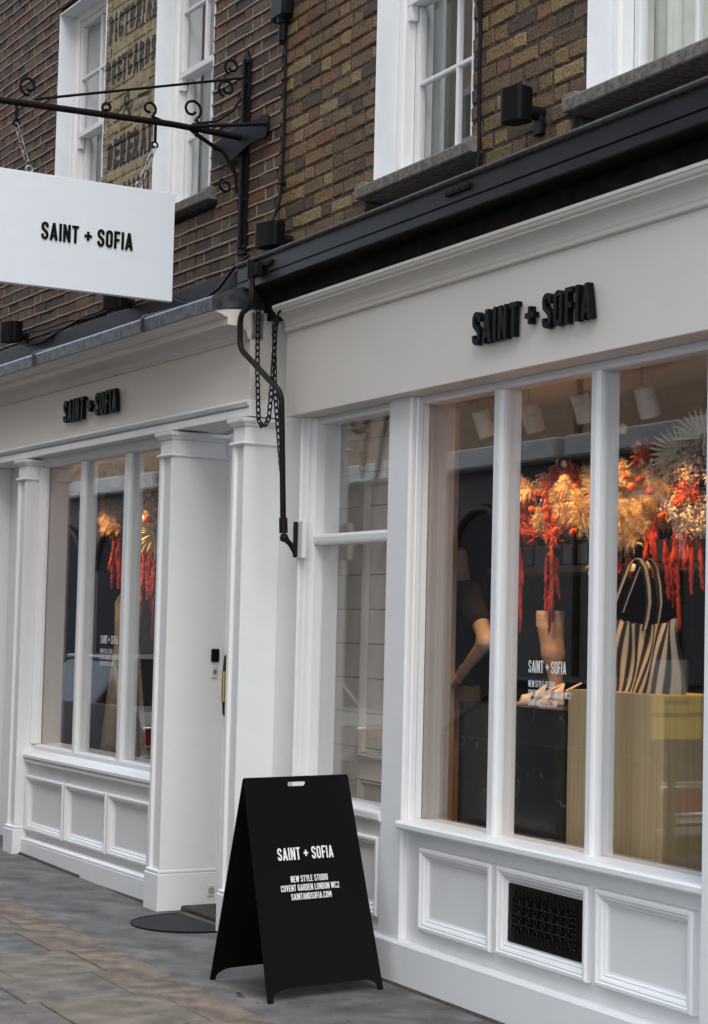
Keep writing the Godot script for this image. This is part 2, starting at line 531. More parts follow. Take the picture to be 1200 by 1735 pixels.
# ---------------------------------------------------------------- ground
# stone seen close: fine grit, worn clouds, spots of trodden gum and stains with edges of their own
func gritty(c: Color, seed_: int, scale: float) -> StandardMaterial3D:
	var key := "grit%d" % seed_
	if not M.has(key):
		var n := 768
		var a := FastNoiseLite.new()
		a.seed = seed_
		a.frequency = 0.006
		a.fractal_octaves = 5
		var r := RandomNumberGenerator.new()
		r.seed = seed_
		var img := Image.create(n, n, false, Image.FORMAT_RGB8)
		for y in n:
			for x in n:
				# blended over the edges so that the sheet repeats without a seam
				var u := float(x) / n
				var v := float(y) / n
				var k := lerpf(lerpf(a.get_noise_2d(x, y), a.get_noise_2d(x - n, y), u), lerpf(a.get_noise_2d(x, y - n), a.get_noise_2d(x - n, y - n), u), v)
				var g := 0.74 + k * 0.34 + (r.randf() - 0.5) * 0.20
				if r.randf() < 0.012:
					g += r.randf_range(-0.25, 0.22)
				g = clampf(g, 0.05, 1.0)
				img.set_pixel(x, y, Color(g, g * 0.99, g * 0.975))
		for i in 46:
			var cx := r.randi() % n
			var cy := r.randi() % n
			var rad := r.randf_range(2.0, 6.5)
			var dark := r.randf_range(0.62, 0.82) if r.randf() < 0.75 else 1.18
			for dy in range(-8, 9):
				for dx in range(-8, 9):
					var d := Vector2(dx, dy * r.randf_range(0.9, 1.1)).length()
					if d < rad:
						var px := (cx + dx + n) % n
						var py := (cy + dy + n) % n
						var q := img.get_pixel(px, py)
						img.set_pixel(px, py, Color(minf(1, q.r * dark), minf(1, q.g * dark), minf(1, q.b * dark)))
		M[key] = ImageTexture.create_from_image(img)
	var l := c.srgb_to_linear()
	var m := mat(Color(minf(1, l.r * 1.75), minf(1, l.g * 1.75), minf(1, l.b * 1.75)).linear_to_srgb(), 0.9)
	m.albedo_texture = M[key]
	m.uv1_triplanar = true
	m.uv1_world_triplanar = true
	m.uv1_scale = Vector3.ONE * scale
	return m

func gy(x: float) -> float:
	return maxf(0.0, (-1.5 - x) * 0.019)

func make_ground() -> void:
	# strip of dark asphalt against the buildings
	var asphalt := gritty(lin(0.118, 0.114, 0.112), 31, 0.75)
	var bed := MB.new()
	var xs := [-40.0, -20.0, -12.0, -8.0, -6.0, -4.5, -3.0, -1.5, 0.0, 3.0, 8.0, 30.0]
	for i in xs.size() - 1:
		var a: float = xs[i]
		var b: float = xs[i + 1]
		bed.quad(Vector3(a, gy(a), -1.2), Vector3(b, gy(b), -1.2), Vector3(b, gy(b), 0.99), Vector3(a, gy(a), 0.99), Vector3.UP)
	structure(bed, "pavement", asphalt)
	var joint := grained(lin(0.035, 0.031, 0.028), 0.3, 2.0, 0.95, 32, 0.5, 0.03)
	var under := MB.new()
	for i in xs.size() - 1:
		var a: float = xs[i]
		var b: float = xs[i + 1]
		under.quad(Vector3(a, gy(a) - 0.006, 0.80), Vector3(b, gy(b) - 0.006, 0.80), Vector3(b, gy(b) - 0.006, 2.55), Vector3(a, gy(a) - 0.006, 2.55), Vector3.UP)
	var paving := structure(under, "paving", joint)
	var tones := [[0.142, 0.133, 0.126], [0.130, 0.124, 0.120], [0.150, 0.132, 0.116], [0.138, 0.130, 0.123], [0.168, 0.143, 0.112], [0.140, 0.126, 0.113]]
	var mats := []
	for i in tones.size():
		mats.append(gritty(lin(tones[i][0], tones[i][1], tones[i][2]), 32, 1.0))
	var brown := gritty(lin(0.175, 0.132, 0.103), 32, 1.0)
	var brown2 := gritty(lin(0.158, 0.122, 0.098), 32, 1.0)
	rng.seed = 5
	# rows of slabs lie across the pavement; the row beside the asphalt is of browner stone
	var x := -9.0
	var row := 0
	var kerb := 2.25
	while x < 7.5:
		var w := 0.632
		var z := 0.865
		var first := true
		while z < kerb - 0.01:
			var d := rng.randf_range(0.42, 0.62)
			if first:
				d = 0.26 + 0.10 * (row % 2) + rng.randf_range(-0.02, 0.02)
			if z + d > kerb - 0.22:
				d = kerb - z
			var lift := rng.randf_range(0.0, 0.003)
			var mb := MB.new()
			var g0 := gy(x)
			var g1 := gy(x + w)
			var k := Transform3D(Basis(Vector3(1, (g1 - g0) / w, 0), Vector3.UP, Vector3(0, 0, 1)), Vector3(x, g0, 0))
			mb.box(Vector3(0.005, -0.05, z + 0.005), Vector3(w - 0.005, 0.001 + lift, z + d - 0.005), 0.004, k)
			var m: Material = mats[rng.randi() % mats.size()]
			if first:
				m = brown if rng.randf() < 0.6 else brown2
			elif rng.randf() < 0.12:
				m = brown2
			var o := part(mb, "slab", m, paving)
			o.position = Vector3.ZERO
			z += d
			first = false
		x += w
		row += 1
	# granite kerb
	var km := grained(lin(0.27, 0.265, 0.26), 0.3, 2.0, 0.8, 33, 0.4, 0.03)
	x = -9.0
	while x < 7.5:
		var mb := MB.new()
		mb.box(Vector3(x + 0.003, gy(x) - 0.2, 2.254), Vector3(x + 0.897, gy(x) + 0.002, 2.546), 0.012)
		part(mb, "kerb_stone", km, paving)
		x += 0.9
	var road := MB.new()
	road.quad(Vector3(-200, -0.12, 2.54), Vector3(200, -0.12, 2.54), Vector3(200, -0.12, 7.0), Vector3(-200, -0.12, 7.0), Vector3.UP)
	structure(road, "road", grained(lin(0.055, 0.055, 0.057), 0.3, 1.0, 0.85, 34, 0.5, 0.03))
	var far := MB.new()
	far.box(Vector3(-60, -0.4, 7.0), Vector3(60, 0.0, 9.4), 0.01)
	structure(far, "far_pavement", grained(lin(0.19, 0.185, 0.175), 0.3, 0.8, 0.85, 35, 0.4, 0.03))
	var land := MB.new()
	land.quad(Vector3(-300, -0.3, -300), Vector3(300, -0.3, -300), Vector3(300, -0.3, 300), Vector3(-300, -0.3, 300), Vector3.UP)
	structure(land, "ground", grained(lin(0.12, 0.12, 0.115), 0.3, 0.3, 0.9, 36, 0.0))

# ---------------------------------------------------------------- near shopfront
func panel_moulding(mb: MB, x0: float, y0: float, x1: float, y1: float, z: float, s := 1.0) -> void:
	mb.frame(x0, y0, x1, y1, [Vector2(0, z), Vector2(0, z + 0.026 * s), Vector2(0.008, z + 0.034 * s), Vector2(0.020, z + 0.034 * s), Vector2(0.026, z + 0.027 * s), Vector2(0.031, z + 0.029 * s), Vector2(0.040, z + 0.024 * s), Vector2(0.046, z + 0.014 * s), Vector2(0.052, z + 0.015 * s), Vector2(0.060, z + 0.006 * s), Vector2(0.068, z + 0.004 * s), Vector2(0.068, z - 0.002)])

func near_shop() -> void:
	var s := thing("shopfront", "near white painted shopfront with black air vent in its panelled base", "shopfront", Vector3(2.4, 0, -0.1), FR, "white shopfronts")
	var XR := 7.2
	var mb := MB.new()
	mb.box(Vector3(0, 2.92, -0.30), Vector3(XR, 3.42, 0.0), 0.003)
	part(mb, "fascia", M.fascia_shaded_white, s)
	mb = MB.new()
	var sec := [Vector2(-0.02, 3.398), Vector2(0.010, 3.398), Vector2(0.020, 3.404), Vector2(0.022, 3.414), Vector2(0.014, 3.424), Vector2(0.016, 3.430)]
	for i in 7:
		var a := PI * 0.5 * i / 6.0
		sec.append(Vector2(0.018 + 0.055 * (1.0 - cos(a)), 3.432 + 0.062 * sin(a)))
	sec += [Vector2(0.078, 3.496), Vector2(0.078, 3.506), Vector2(0.088, 3.509), Vector2(0.094, 3.517), Vector2(0.094, 3.524), Vector2(0.102, 3.528), Vector2(0.102, 3.543), Vector2(-0.02, 3.556)]
	mb.run_x(sec, 0.0, XR)
	part(mb, "cornice", M.fascia_shaded_white, s)
	# plain strip beside the neighbour's pilaster
	mb = MB.new()
	mb.box(Vector3(-0.42, 0.0, -0.30), Vector3(0.052, 2.918, -0.10), 0.002)
	mb.box(Vector3(-0.42, 2.921, -0.30), Vector3(-0.003, 3.54, -0.12), 0.0)
	part(mb, "wall_strip", M.white, s)
	# plinth
	mb = MB.new()
	mb.run_x([Vector2(-0.30, 0), Vector2(-0.068, 0), Vector2(-0.068, 0.198), Vector2(-0.076, 0.212), Vector2(-0.30, 0.216)], 0.054, XR)
	part(mb, "plinth", M.white, s)
	mb = MB.new()
	mb.run_x([Vector2(-0.069, 0.0), Vector2(-0.048, 0.0005), Vector2(-0.056, 0.005), Vector2(-0.069, 0.011)], 0.054, XR)
	part(mb, "grimy_joint", M.grime, s)
	# stall riser: field and panels
	mb = MB.new()
	mb.box(Vector3(0.06, 0.212, -0.30), Vector3(XR, 0.765, -0.128), 0.0)
	part(mb, "stall_riser", M.white, s)
	var frames := [[0.17, 1.03], [1.455, 2.122], [2.166, 2.890], [2.945, 3.600], [4.05, 4.75], [4.80, 5.5]]
	for i in frames.size():
		mb = MB.new()
		panel_moulding(mb, frames[i][0], 0.289, frames[i][1], 0.688, -0.128, 1.15)
		var f := part(mb, "panel_frame", M.white, s)
		if i != 2:
			mb = MB.new()
			mb.box(Vector3(frames[i][0] + 0.05, 0.335, -0.14), Vector3(frames[i][1] - 0.05, 0.642, -0.1245), 0.0)
			part(mb, "panel", M.panel_white, f)
	vent(s, 2.236, 0.359, 2.820, 0.618, -0.124)
	# sills
	mb = MB.new()
	mb.run_x([Vector2(-0.30, 0.803), Vector2(-0.19, 0.806), Vector2(-0.066, 0.802), Vector2(-0.055, 0.799), Vector2(-0.05, 0.791), Vector2(-0.05, 0.772), Vector2(-0.055, 0.763), Vector2(-0.07, 0.760), Vector2(-0.30, 0.758)], 1.2865, 3.7105)
	part(mb, "sill", M.white, s)
	mb = MB.new()
	mb.run_x([Vector2(-0.30, 0.826), Vector2(-0.19, 0.828), Vector2(-0.096, 0.820), Vector2(-0.083, 0.815), Vector2(-0.08, 0.806), Vector2(-0.08, 0.780), Vector2(-0.086, 0.770), Vector2(-0.30, 0.765)], 0.054, 1.0585)
	part(mb, "sill", M.white, s)
	mb = MB.new()
	mb.run_x([Vector2(-0.30, 0.83), Vector2(-0.19, 0.818), Vector2(-0.066, 0.806), Vector2(-0.05, 0.791), Vector2(-0.05, 0.772), Vector2(-0.07, 0.760), Vector2(-0.30, 0.758)], 3.962, XR)
	part(mb, "sill", M.white, s)
	# pilasters
	for e in [[1.06, 1.285]]:
		mb = MB.new()
		mb.run_y([Vector2(e[0], -0.204), Vector2(e[0], -0.094), Vector2(e[0] + 0.004, -0.09), Vector2(e[1] - 0.012, -0.09), Vector2(e[1], -0.102), Vector2(e[1], -0.120), Vector2(e[1] - 0.004, -0.126), Vector2(e[1] + 0.002, -0.134), Vector2(e[1] + 0.002, -0.16), Vector2(e[1] - 0.008, -0.168), Vector2(e[1] - 0.008, -0.204)], 0.214, 2.9185)
		part(mb, "pilaster", M.white, s)
	mb = MB.new()
	mb.box(Vector3(3.712, 0.214, -0.204), Vector3(3.96, 2.9185, -0.044), 0.004)
	part(mb, "pilaster", M.white, s)
	# frames round the glass
	mb = MB.new()
	mb.run_y([Vector2(0.054, -0.30), Vector2(0.054, -0.07), Vector2(0.060, -0.064), Vector2(0.076, -0.064), Vector2(0.084, -0.074), Vector2(0.084, -0.10), Vector2(0.090, -0.106), Vector2(0.090, -0.128), Vector2(0.098, -0.136), Vector2(0.105, -0.15), Vector2(0.105, -0.30)], 0.85, 2.9185)
	part(mb, "window_jamb", M.white, s)
	for e in [[0.105, 1.0585, 2.885], [1.288, 3.710, 2.885], [3.962, XR, 2.885]]:
		mb = MB.new()
		mb.run_x([Vector2(-0.26, e[2]), Vector2(-0.165, e[2]), Vector2(-0.158, e[2] + 0.006), Vector2(-0.150, e[2] + 0.012), Vector2(-0.150, 2.9185), Vector2(-0.26, 2.9185)], e[0] + 0.002, e[1] - 0.002)
		part(mb, "window_head", M.white, s)
	mb = MB.new()
	mb.run_x([Vector2(-0.25, 2.203), Vector2(-0.155, 2.203), Vector2(-0.145, 2.210), Vector2(-0.142, 2.222), Vector2(-0.142, 2.246), Vector2(-0.148, 2.258), Vector2(-0.16, 2.263), Vector2(-0.25, 2.263)], 0.1065, 1.0585)
	part(mb, "transom", M.white, s)
	for e in [[1.966, 2.043], [2.764, 2.830], [4.7, 4.77], [5.5, 5.57]]:
		mb = MB.new()
		mb.run_y([Vector2(e[0] + 0.004, -0.27), Vector2(e[0] + 0.004, -0.185), Vector2(e[0], -0.180), Vector2(e[0], -0.166), Vector2(e[0] + 0.010, -0.156), Vector2(e[1] - 0.016, -0.152), Vector2(e[1] - 0.006, -0.158), Vector2(e[1], -0.168), Vector2(e[1], -0.188), Vector2(e[1] - 0.008, -0.194), Vector2(e[1] - 0.008, -0.27)], 0.804, 2.884)
		part(mb, "mullion", M.white, s)
	# glass
	var panes := [[0.106, 2.264, 1.058, 2.884], [0.106, 0.826, 1.058, 2.202], [1.279, 0.804, 1.968, 2.884], [2.036, 0.804, 2.766, 2.884], [2.823, 0.804, 3.715, 2.884], [3.955, 0.804, 4.702, 2.884], [4.764, 0.815, 5.502, 2.884]]
	for p in panes:
		mb = MB.new()
		# both surfaces of the sheet
		for z in [-0.2, -0.208]:
			mb.quad(Vector3(p[0], p[1], z), Vector3(p[2], p[1], z), Vector3(p[2], p[3], z), Vector3(p[0], p[3], z), Vector3.BACK if z > -0.204 else Vector3.FORWARD)
		part(mb, "glass_pane", M.glass, s)
	# returns inside the glass
	mb = MB.new()
	mb.box(Vector3(1.07, 0.1, -0.36), Vector3(1.274, 2.94, -0.212), 0.002)
	part(mb, "inner_return", M.inner_paint, s)
	mb = MB.new()
	mb.box(Vector3(3.72, 0.1, -0.36), Vector3(3.95, 2.94, -0.212), 0.002)
	part(mb, "inner_return", M.inner_paint, s)
	# lettering on the fascia
	var sg := thing("fascia_sign", "raised black letters SAINT + SOFIA on the near shop's fascia", "sign", Vector3(2.5, 3.06, 0.0), FR, "raised black shop letters")
	var T := Transform3D(Basis.IDENTITY, Vector3(2.085, 3.062, 0.012))
	letters("SAINT + SOFIA", 0.155, 0.030, T, M.black_letter, sg, "letter", 0.150, 0.115, 1.06)
	# vinyl on the glass
	var vs := thing("window_lettering", "small white vinyl address lettering on the near shop's middle pane", "lettering", Vector3(2.4, 1.45, -0.199), FR, "white window lettering")
	letters("SAINT + SOFIA", 0.056, 0.0003, Transform3D(Basis.IDENTITY, Vector3(2.245, 1.565, -0.1985)), M.white_print, vs, "letter", 0.125, 0.085)
	var y := 1.500
	for l in ["NEW STYLE STUDIO", "COVENT GARDEN LONDON WC2", "SAINTANDSOFIA.COM"]:
		mb = MB.new()
		joined_text(l, 0.030, 0.0003, Transform3D(Basis.IDENTITY, Vector3(2.247, y, -0.1985)), mb, 0.115, 0.085)
		part(mb, "text_line", M.white_print, vs)
		y -= 0.042

func vent(s: Node3D, x0: float, y0: float, x1: float, y1: float, z: float) -> void:
	var mb := MB.new()
	mb.box(Vector3(x0, y0, z - 0.02), Vector3(x1, y1, z + 0.002), 0.0)
	mb.frame(x0 + 0.002, y0 + 0.002, x1 - 0.002, y1 - 0.002, [Vector2(0, z), Vector2(0.0, z + 0.006), Vector2(0.026, z + 0.007), Vector2(0.030, z + 0.003)])
	var v := part(mb, "vent_grille", M.grille, s, "black cast iron air vent with pierced pattern")
	# pierced pattern: a net of raised bars round rows of little arches
	mb = MB.new()
	var ix0 := x0 + 0.075
	var ix1 := x1 - 0.09
	var iy0 := y0 + 0.065
	var iy1 := y1 - 0.065
	var k := 0
	var step := 0.062
	var x := ix0
	while x < ix1:
		var yy := iy0
		var hh := (iy1 - iy0) / 3.0
		for r in 3:
			var c := Vector3(x + step * 0.5, yy + hh * 0.5, z + 0.008)
			for a in 3:
				var d := Vector3(cos(a * PI / 3.0), sin(a * PI / 3.0), 0)
				mb.tube([c - d * 0.030, c, c + d * 0.030], 0.0042, 5)
			mb.lathe([Vector2(0, 0.006), Vector2(0.006, 0.004), Vector2(0.009, 0)], 6, Transform3D(Basis(Vector3.RIGHT, Vector3.BACK, Vector3.UP), c))
			yy += hh
		x += step
	for r in 2:
		var yb: float = iy1 + 0.008 if r == 0 else y0 + 0.024
		x = ix0 - 0.03
		while x < ix1 + 0.02:
			mb.tube([Vector3(x, yb, z + 0.007), Vector3(x, yb + 0.022, z + 0.008), Vector3(x + 0.008, yb + 0.032, z + 0.008), Vector3(x + 0.016, yb + 0.022, z + 0.008), Vector3(x + 0.016, yb, z + 0.007)], 0.0034, 5)
			x += 0.031
	for sx in [x0 + 0.038, x0 + 0.056, x1 - 0.075, x1 - 0.05]:
		for i in 9:
			mb.lathe([Vector2(0, 0.007), Vector2(0.005, 0.005), Vector2(0.007, 0)], 6, Transform3D(Basis(Vector3.RIGHT, Vector3.BACK, Vector3.UP), Vector3(sx, y0 + 0.04 + i * (y1 - y0 - 0.08) / 8.0, z + 0.006)))
	var g := part(mb, "relief", M.grille, v)

# ---------------------------------------------------------------- black beam and lead over the near shop
func near_beam() -> void:
	var s := thing("blind_box", "long black painted timber beam running under the brickwork of the near building", "beam", Vector3(2, 3.66, 0.1), FR)
	var mb := MB.new()
	mb.run_x([Vector2(0.0, 3.664), Vector2(0.16, 3.660), Vector2(0.170, 3.664), Vector2(0.170, 3.704), Vector2(0.163, 3.707), Vector2(0.163, 3.712), Vector2(0.170, 3.716), Vector2(0.170, 3.800), Vector2(0.0, 3.810)], -0.335, 7.2)
	part(mb, "beam", M.beam, s)
	mb = MB.new()
	mb.box(Vector3(-0.33, 3.50, -0.06), Vector3(7.2, 3.663, 0.012), 0.0)
	part(mb, "back_board", M.brown_board, s)
	mb = MB.new()
	mb.run_x([Vector2(0.0, 3.811), Vector2(0.175, 3.801), Vector2(0.184, 3.806), Vector2(0.188, 3.815), Vector2(0.184, 3.826), Vector2(0.168, 3.832), Vector2(0.03, 3.868), Vector2(0.024, 3.90), Vector2(0.0, 3.90)], -0.345, 7.2)
	part(mb, "lead_capping", M.lead_dark, s)
	for e in [[0.10, 0.32], [2.22, 2.44]]:
		mb = MB.new()
		mb.box(Vector3(e[0] - 0.18, 3.748, 0.171), Vector3(e[1] - 0.18, 3.780, 0.182), 0.004)
		for k in 4:
			mb.lathe([Vector2(0.007, 0), Vector2(0.006, 0.004), Vector2(0, 0.005)], 8, Transform3D(Basis(Vector3.RIGHT, Vector3.BACK, Vector3.UP), Vector3(e[0] - 0.155 + k * 0.055, 3.764, 0.182)))
		part(mb, "hinge_plate", M.black_iron, s)

# ---------------------------------------------------------------- farther shopfront
func pilaster(s: Node3D, x0: float, x1: float, back: float, foot: float) -> void:
	var mb := MB.new()
	var zf := 0.12
	# shaft with a sunk panel down its face
	mb.run_y([Vector2(x0, back), Vector2(x0, zf - 0.002), Vector2(x0 + 0.002, zf), Vector2(x0 + 0.030, zf), Vector2(x0 + 0.042, zf - 0.018), Vector2(x1 - 0.030, zf - 0.018), Vector2(x1 - 0.022, zf), Vector2(x1 - 0.003, zf), Vector2(x1, zf - 0.003), Vector2(x1, back)], 0.235, 2.775)
	var p := part(mb, "pilaster", M.white, s)
	mb = MB.new()
	mb.box(Vector3(x0 + 0.004, 2.7755, back), Vector3(x1 - 0.004, 2.93, zf - 0.004), 0.003)
	# astragal and cap run round the face and the return
	for g in [[2.775, [Vector2(0, 0), Vector2(0.010, 0.003), Vector2(0.016, 0.010), Vector2(0.016, 0.016), Vector2(0.006, 0.024), Vector2(0, 0.026)]], [2.885, [Vector2(0, 0), Vector2(0.006, 0.004), Vector2(0.012, 0.016), Vector2(0.024, 0.026), Vector2(0.026, 0.036), Vector2(0.026, 0.048), Vector2(0, 0.050)]]]:
		var sec: Array = g[1]
		var yb: float = g[0]
		for i in sec.size() - 1:
			var a: Vector2 = sec[i]
			var b: Vector2 = sec[i + 1]
			var P := func(o: Vector2, c: int) -> Vector3:
				match c:
					0: return Vector3(x0 - o.x, yb + o.y, back)
					1: return Vector3(x0 - o.x, yb + o.y, zf + o.x)
					2: return Vector3(x1 + o.x, yb + o.y, zf + o.x)
				return Vector3(x1 + o.x, yb + o.y, back)
			for c in 3:
				var face: Vector3 = [Vector3.LEFT, Vector3.BACK, Vector3.RIGHT][c]
				var out: Vector3 = face * (b.y - a.y) + Vector3.UP * (a.x - b.x)
				mb.quad(P.call(a, c), P.call(a, c + 1), P.call(b, c + 1), P.call(b, c), out)
	part(mb, "capital", M.white, p)
	mb = MB.new()
	mb.box(Vector3(x0 - 0.014, foot, back), Vector3(x1 + 0.010, 0.222, zf + 0.014), 0.004)
	mb.box(Vector3(x0 - 0.008, 0.223, back), Vector3(x1 + 0.005, 0.246, zf + 0.008), 0.006)
	part(mb, "base", M.white, p)

func far_shop() -> void:
	var s := thing("shopfront", "farther white painted shopfront with lead topped cornice left of the doorway", "shopfront", Vector3(-2.4, 0, 0), FL, "white shopfronts")
	var XL := -9.0
	var XE := -0.26
	var mb := MB.new()
	mb.box(Vector3(XL, 2.99, -0.16), Vector3(XE, 3.545, 0.10), 0.002)
	part(mb, "fascia", M.fascia_shaded_white, s)
	mb = MB.new()
	var sec := [Vector2(0.02, 3.385), Vector2(0.112, 3.385), Vector2(0.116, 3.390), Vector2(0.116, 3.398), Vector2(0.122, 3.402)]
	for i in 7:
		var a := PI * 0.5 * i / 6.0
		sec.append(Vector2(0.124 + 0.052 * (1.0 - cos(a)), 3.404 + 0.046 * sin(a)))
	sec += [Vector2(0.182, 3.454), Vector2(0.250, 3.457), Vector2(0.250, 3.497), Vector2(0.258, 3.499), Vector2(0.272, 3.504), Vector2(0.296, 3.516), Vector2(0.318, 3.521), Vector2(0.334, 3.530), Vector2(0.334, 3.540), Vector2(0.02, 3.56)]
	mb.run_x(sec, XL, XE)
	part(mb, "cornice", M.fascia_shaded_white, s)
	# architrave under the fascia
	mb = MB.new()
	mb.run_x([Vector2(-0.16, 2.944), Vector2(0.096, 2.944), Vector2(0.100, 2.948), Vector2(0.100, 3.002), Vector2(0.106, 3.008), Vector2(0.116, 3.014), Vector2(0.124, 3.022), Vector2(0.124, 3.030), Vector2(0.112, 3.036), Vector2(0.101, 3.040), Vector2(-0.16, 3.04)], XL, XE + 0.004)
	part(mb, "architrave", M.white, s)
	# lead on the cornice
	mb = MB.new()
	mb.run_x([Vector2(0.02, 3.562), Vector2(0.338, 3.542), Vector2(0.338, 3.528), Vector2(0.352, 3.528), Vector2(0.354, 3.60), Vector2(0.346, 3.614), Vector2(0.06, 3.72), Vector2(0.02, 3.72)], XL, XE - 0.001)
	mb.run_x([Vector2(0.02, 3.60), Vector2(0.335, 3.530), Vector2(0.350, 3.532), Vector2(0.350, 3.600), Vector2(0.06, 3.712)], XE - 0.001, XE + 0.006)
	var ld := part(mb, "lead_flashing", M.lead, s)
	for x in [-1.25, -3.15, -5.1]:
		mb = MB.new()
		mb.tube([Vector3(x, 3.526, 0.356), Vector3(x + 0.004, 3.60, 0.358), Vector3(x + 0.004, 3.622, 0.345), Vector3(x, 3.715, 0.075)], 0.009, 7)
		part(mb, "lead_seam", M.lead, ld)
	mb = MB.new()
	mb.box(Vector3(XL, 3.68, 0.0), Vector3(-0.44, 3.835, 0.062), 0.006)
	part(mb, "upstand", M.upstand, s)
	# window bay
	mb = MB.new()
	mb.run_x([Vector2(-0.20, 2.876), Vector2(-0.03, 2.876), Vector2(-0.014, 2.886), Vector2(-0.014, 2.904), Vector2(0.0, 2.91), Vector2(0.0, 2.943), Vector2(-0.20, 2.943)], -3.853, -1.452)
	part(mb, "window_head", M.white, s)
	mb = MB.new()
	mb.run_y([Vector2(-3.853, -0.052), Vector2(-3.853, 0.02), Vector2(-3.842, 0.02), Vector2(-3.836, 0.0), Vector2(-3.830, -0.012), Vector2(-3.820, -0.03), Vector2(-3.820, -0.052)], 0.845, 2.875)
	part(mb, "window_jamb", M.white, s)
	mb = MB.new()
	mb.box(Vector3(-1.50, 0.845, -0.20), Vector3(-1.454, 2.875, -0.01), 0.004)
	part(mb, "window_jamb", M.white, s)
	mb = MB.new()
	mb.box(Vector3(-3.853, 0.845, -0.205), Vector3(-3.824, 2.875, -0.062), 0.002)
	part(mb, "inner_return", M.inner_paint, s)
	for e in [[-3.105, -3.040], [-2.315, -2.235]]:
		mb = MB.new()
		mb.run_y([Vector2(e[0] + 0.004, -0.12), Vector2(e[0] + 0.004, -0.04), Vector2(e[0], -0.034), Vector2(e[0], -0.018), Vector2(e[0] + 0.012, -0.008), Vector2(e[1] - 0.016, -0.006), Vector2(e[1] - 0.005, -0.012), Vector2(e[1], -0.022), Vector2(e[1], -0.042), Vector2(e[1] - 0.008, -0.048), Vector2(e[1] - 0.008, -0.12)], 0.836, 2.875)
		part(mb, "mullion", M.white, s)
	for p in [[-3.822, -3.10], [-3.046, -2.31], [-2.24, -1.495]]:
		mb = MB.new()
		for z in [-0.05, -0.058]:
			mb.quad(Vector3(p[0], 0.835, z), Vector3(p[1], 0.835, z), Vector3(p[1], 2.878, z), Vector3(p[0], 2.878, z), Vector3.BACK if z > -0.054 else Vector3.FORWARD)
		part(mb, "glass_pane", M.glass, s)
	mb = MB.new()
	mb.run_x([Vector2(-0.20, 0.850), Vector2(-0.04, 0.842), Vector2(-0.018, 0.838), Vector2(-0.002, 0.832), Vector2(0.002, 0.804), Vector2(0.014, 0.794), Vector2(0.020, 0.786), Vector2(0.064, 0.773), Vector2(0.072, 0.766), Vector2(0.072, 0.757), Vector2(0.072, 0.748), Vector2(0.056, 0.742), Vector2(0.053, 0.736), Vector2(0.062, 0.728), Vector2(0.062, 0.718), Vector2(0.048, 0.708), Vector2(0.034, 0.704), Vector2(-0.20, 0.702)], -3.853, -1.466)
	part(mb, "sill", M.white, s)
	mb = MB.new()
	mb.box(Vector3(-3.853, 0.10, -0.20), Vector3(-1.466, 0.701, 0.012), 0.0)
	part(mb, "stall_riser", M.white, s)
	for e in [[-3.835, -3.09], [-3.062, -2.31], [-2.282, -1.60]]:
		mb = MB.new()
		panel_moulding(mb, e[0], 0.218, e[1], 0.620, 0.012, 1.2)
		var f := part(mb, "panel_frame", M.white, s)
		mb = MB.new()
		mb.box(Vector3(e[0] + 0.05, 0.265, 0.0), Vector3(e[1] - 0.05, 0.573, 0.0155), 0.0)
		part(mb, "panel", M.panel_white, f)
	mb = MB.new()
	mb.run_x([Vector2(-0.20, -0.05), Vector2(0.070, -0.05), Vector2(0.070, 0.136), Vector2(0.066, 0.142), Vector2(0.070, 0.148), Vector2(0.068, 0.156), Vector2(0.054, 0.166), Vector2(0.040, 0.168), Vector2(-0.20, 0.17)], -3.845, -1.478)
	part(mb, "plinth", M.white, s)
	mb = MB.new()
	var g0 := gy(-3.84) + 0.004
	mb.prism(PackedVector2Array([Vector2(0.069, -0.01), Vector2(0.092, -0.01), Vector2(0.082, 0.005), Vector2(0.069, 0.011)]), 1.20, Transform3D(Basis(Vector3(0, 0, 1), Vector3(0, 1, 0), Vector3(1, 0, 0)), Vector3(-2.68, 0.006, 0)))
	mb.prism(PackedVector2Array([Vector2(0.069, -0.01), Vector2(0.092, -0.01), Vector2(0.082, 0.005), Vector2(0.069, 0.011)]), 1.165, Transform3D(Basis(Vector3(0, 0, 1), Vector3(0, 1, 0), Vector3(1, -0.019, 0)), Vector3(-3.845, g0, 0)))
	part(mb, "grimy_joint", M.grime, s)
	pilaster(s, -4.03, -3.855, -0.20, -0.05)
	pilaster(s, -1.450, -1.262, -0.32, -0.05)
	pilaster(s, -0.425, -0.262, -0.16, -0.05)
	# bay beyond the far pilaster: another recessed doorway
	mb = MB.new()
	mb.box(Vector3(-5.1, -0.05, -0.205), Vector3(-4.90, 2.943, 0.12), 0.004)
	mb.box(Vector3(-4.89, -0.05, -0.205), Vector3(-4.04, 2.943, -0.14), 0.0)
	mb.box(Vector3(-9, -0.05, -0.2), Vector3(-5.11, 2.943, 0.05), 0.0)
	part(mb, "side_bay", M.white, s)
	# door in the recess
	mb = MB.new()
	mb.box(Vector3(-1.258, 2.80, -0.36), Vector3(-0.43, 2.943, -0.262), 0.003)
	mb.run_y([Vector2(-1.262, -0.36), Vector2(-1.262, -0.262), Vector2(-1.235, -0.262), Vector2(-1.228, -0.275), Vector2(-1.205, -0.275), Vector2(-1.196, -0.29), Vector2(-1.196, -0.36)], 0.02, 2.80)
	mb.box(Vector3(-1.194, 2.16, -0.36), Vector3(-0.43, 2.225, -0.268), 0.006)
	part(mb, "door_frame", M.white, s)
	mb = MB.new()
	mb.box(Vector3(-1.193, 0.03, -0.35), Vector3(-1.075, 2.158, -0.302), 0.003)
	mb.box(Vector3(-1.074, 0.03, -0.35), Vector3(-0.43, 0.30, -0.302), 0.003)
	mb.box(Vector3(-1.074, 2.03, -0.35), Vector3(-0.43, 2.158, -0.302), 0.003)
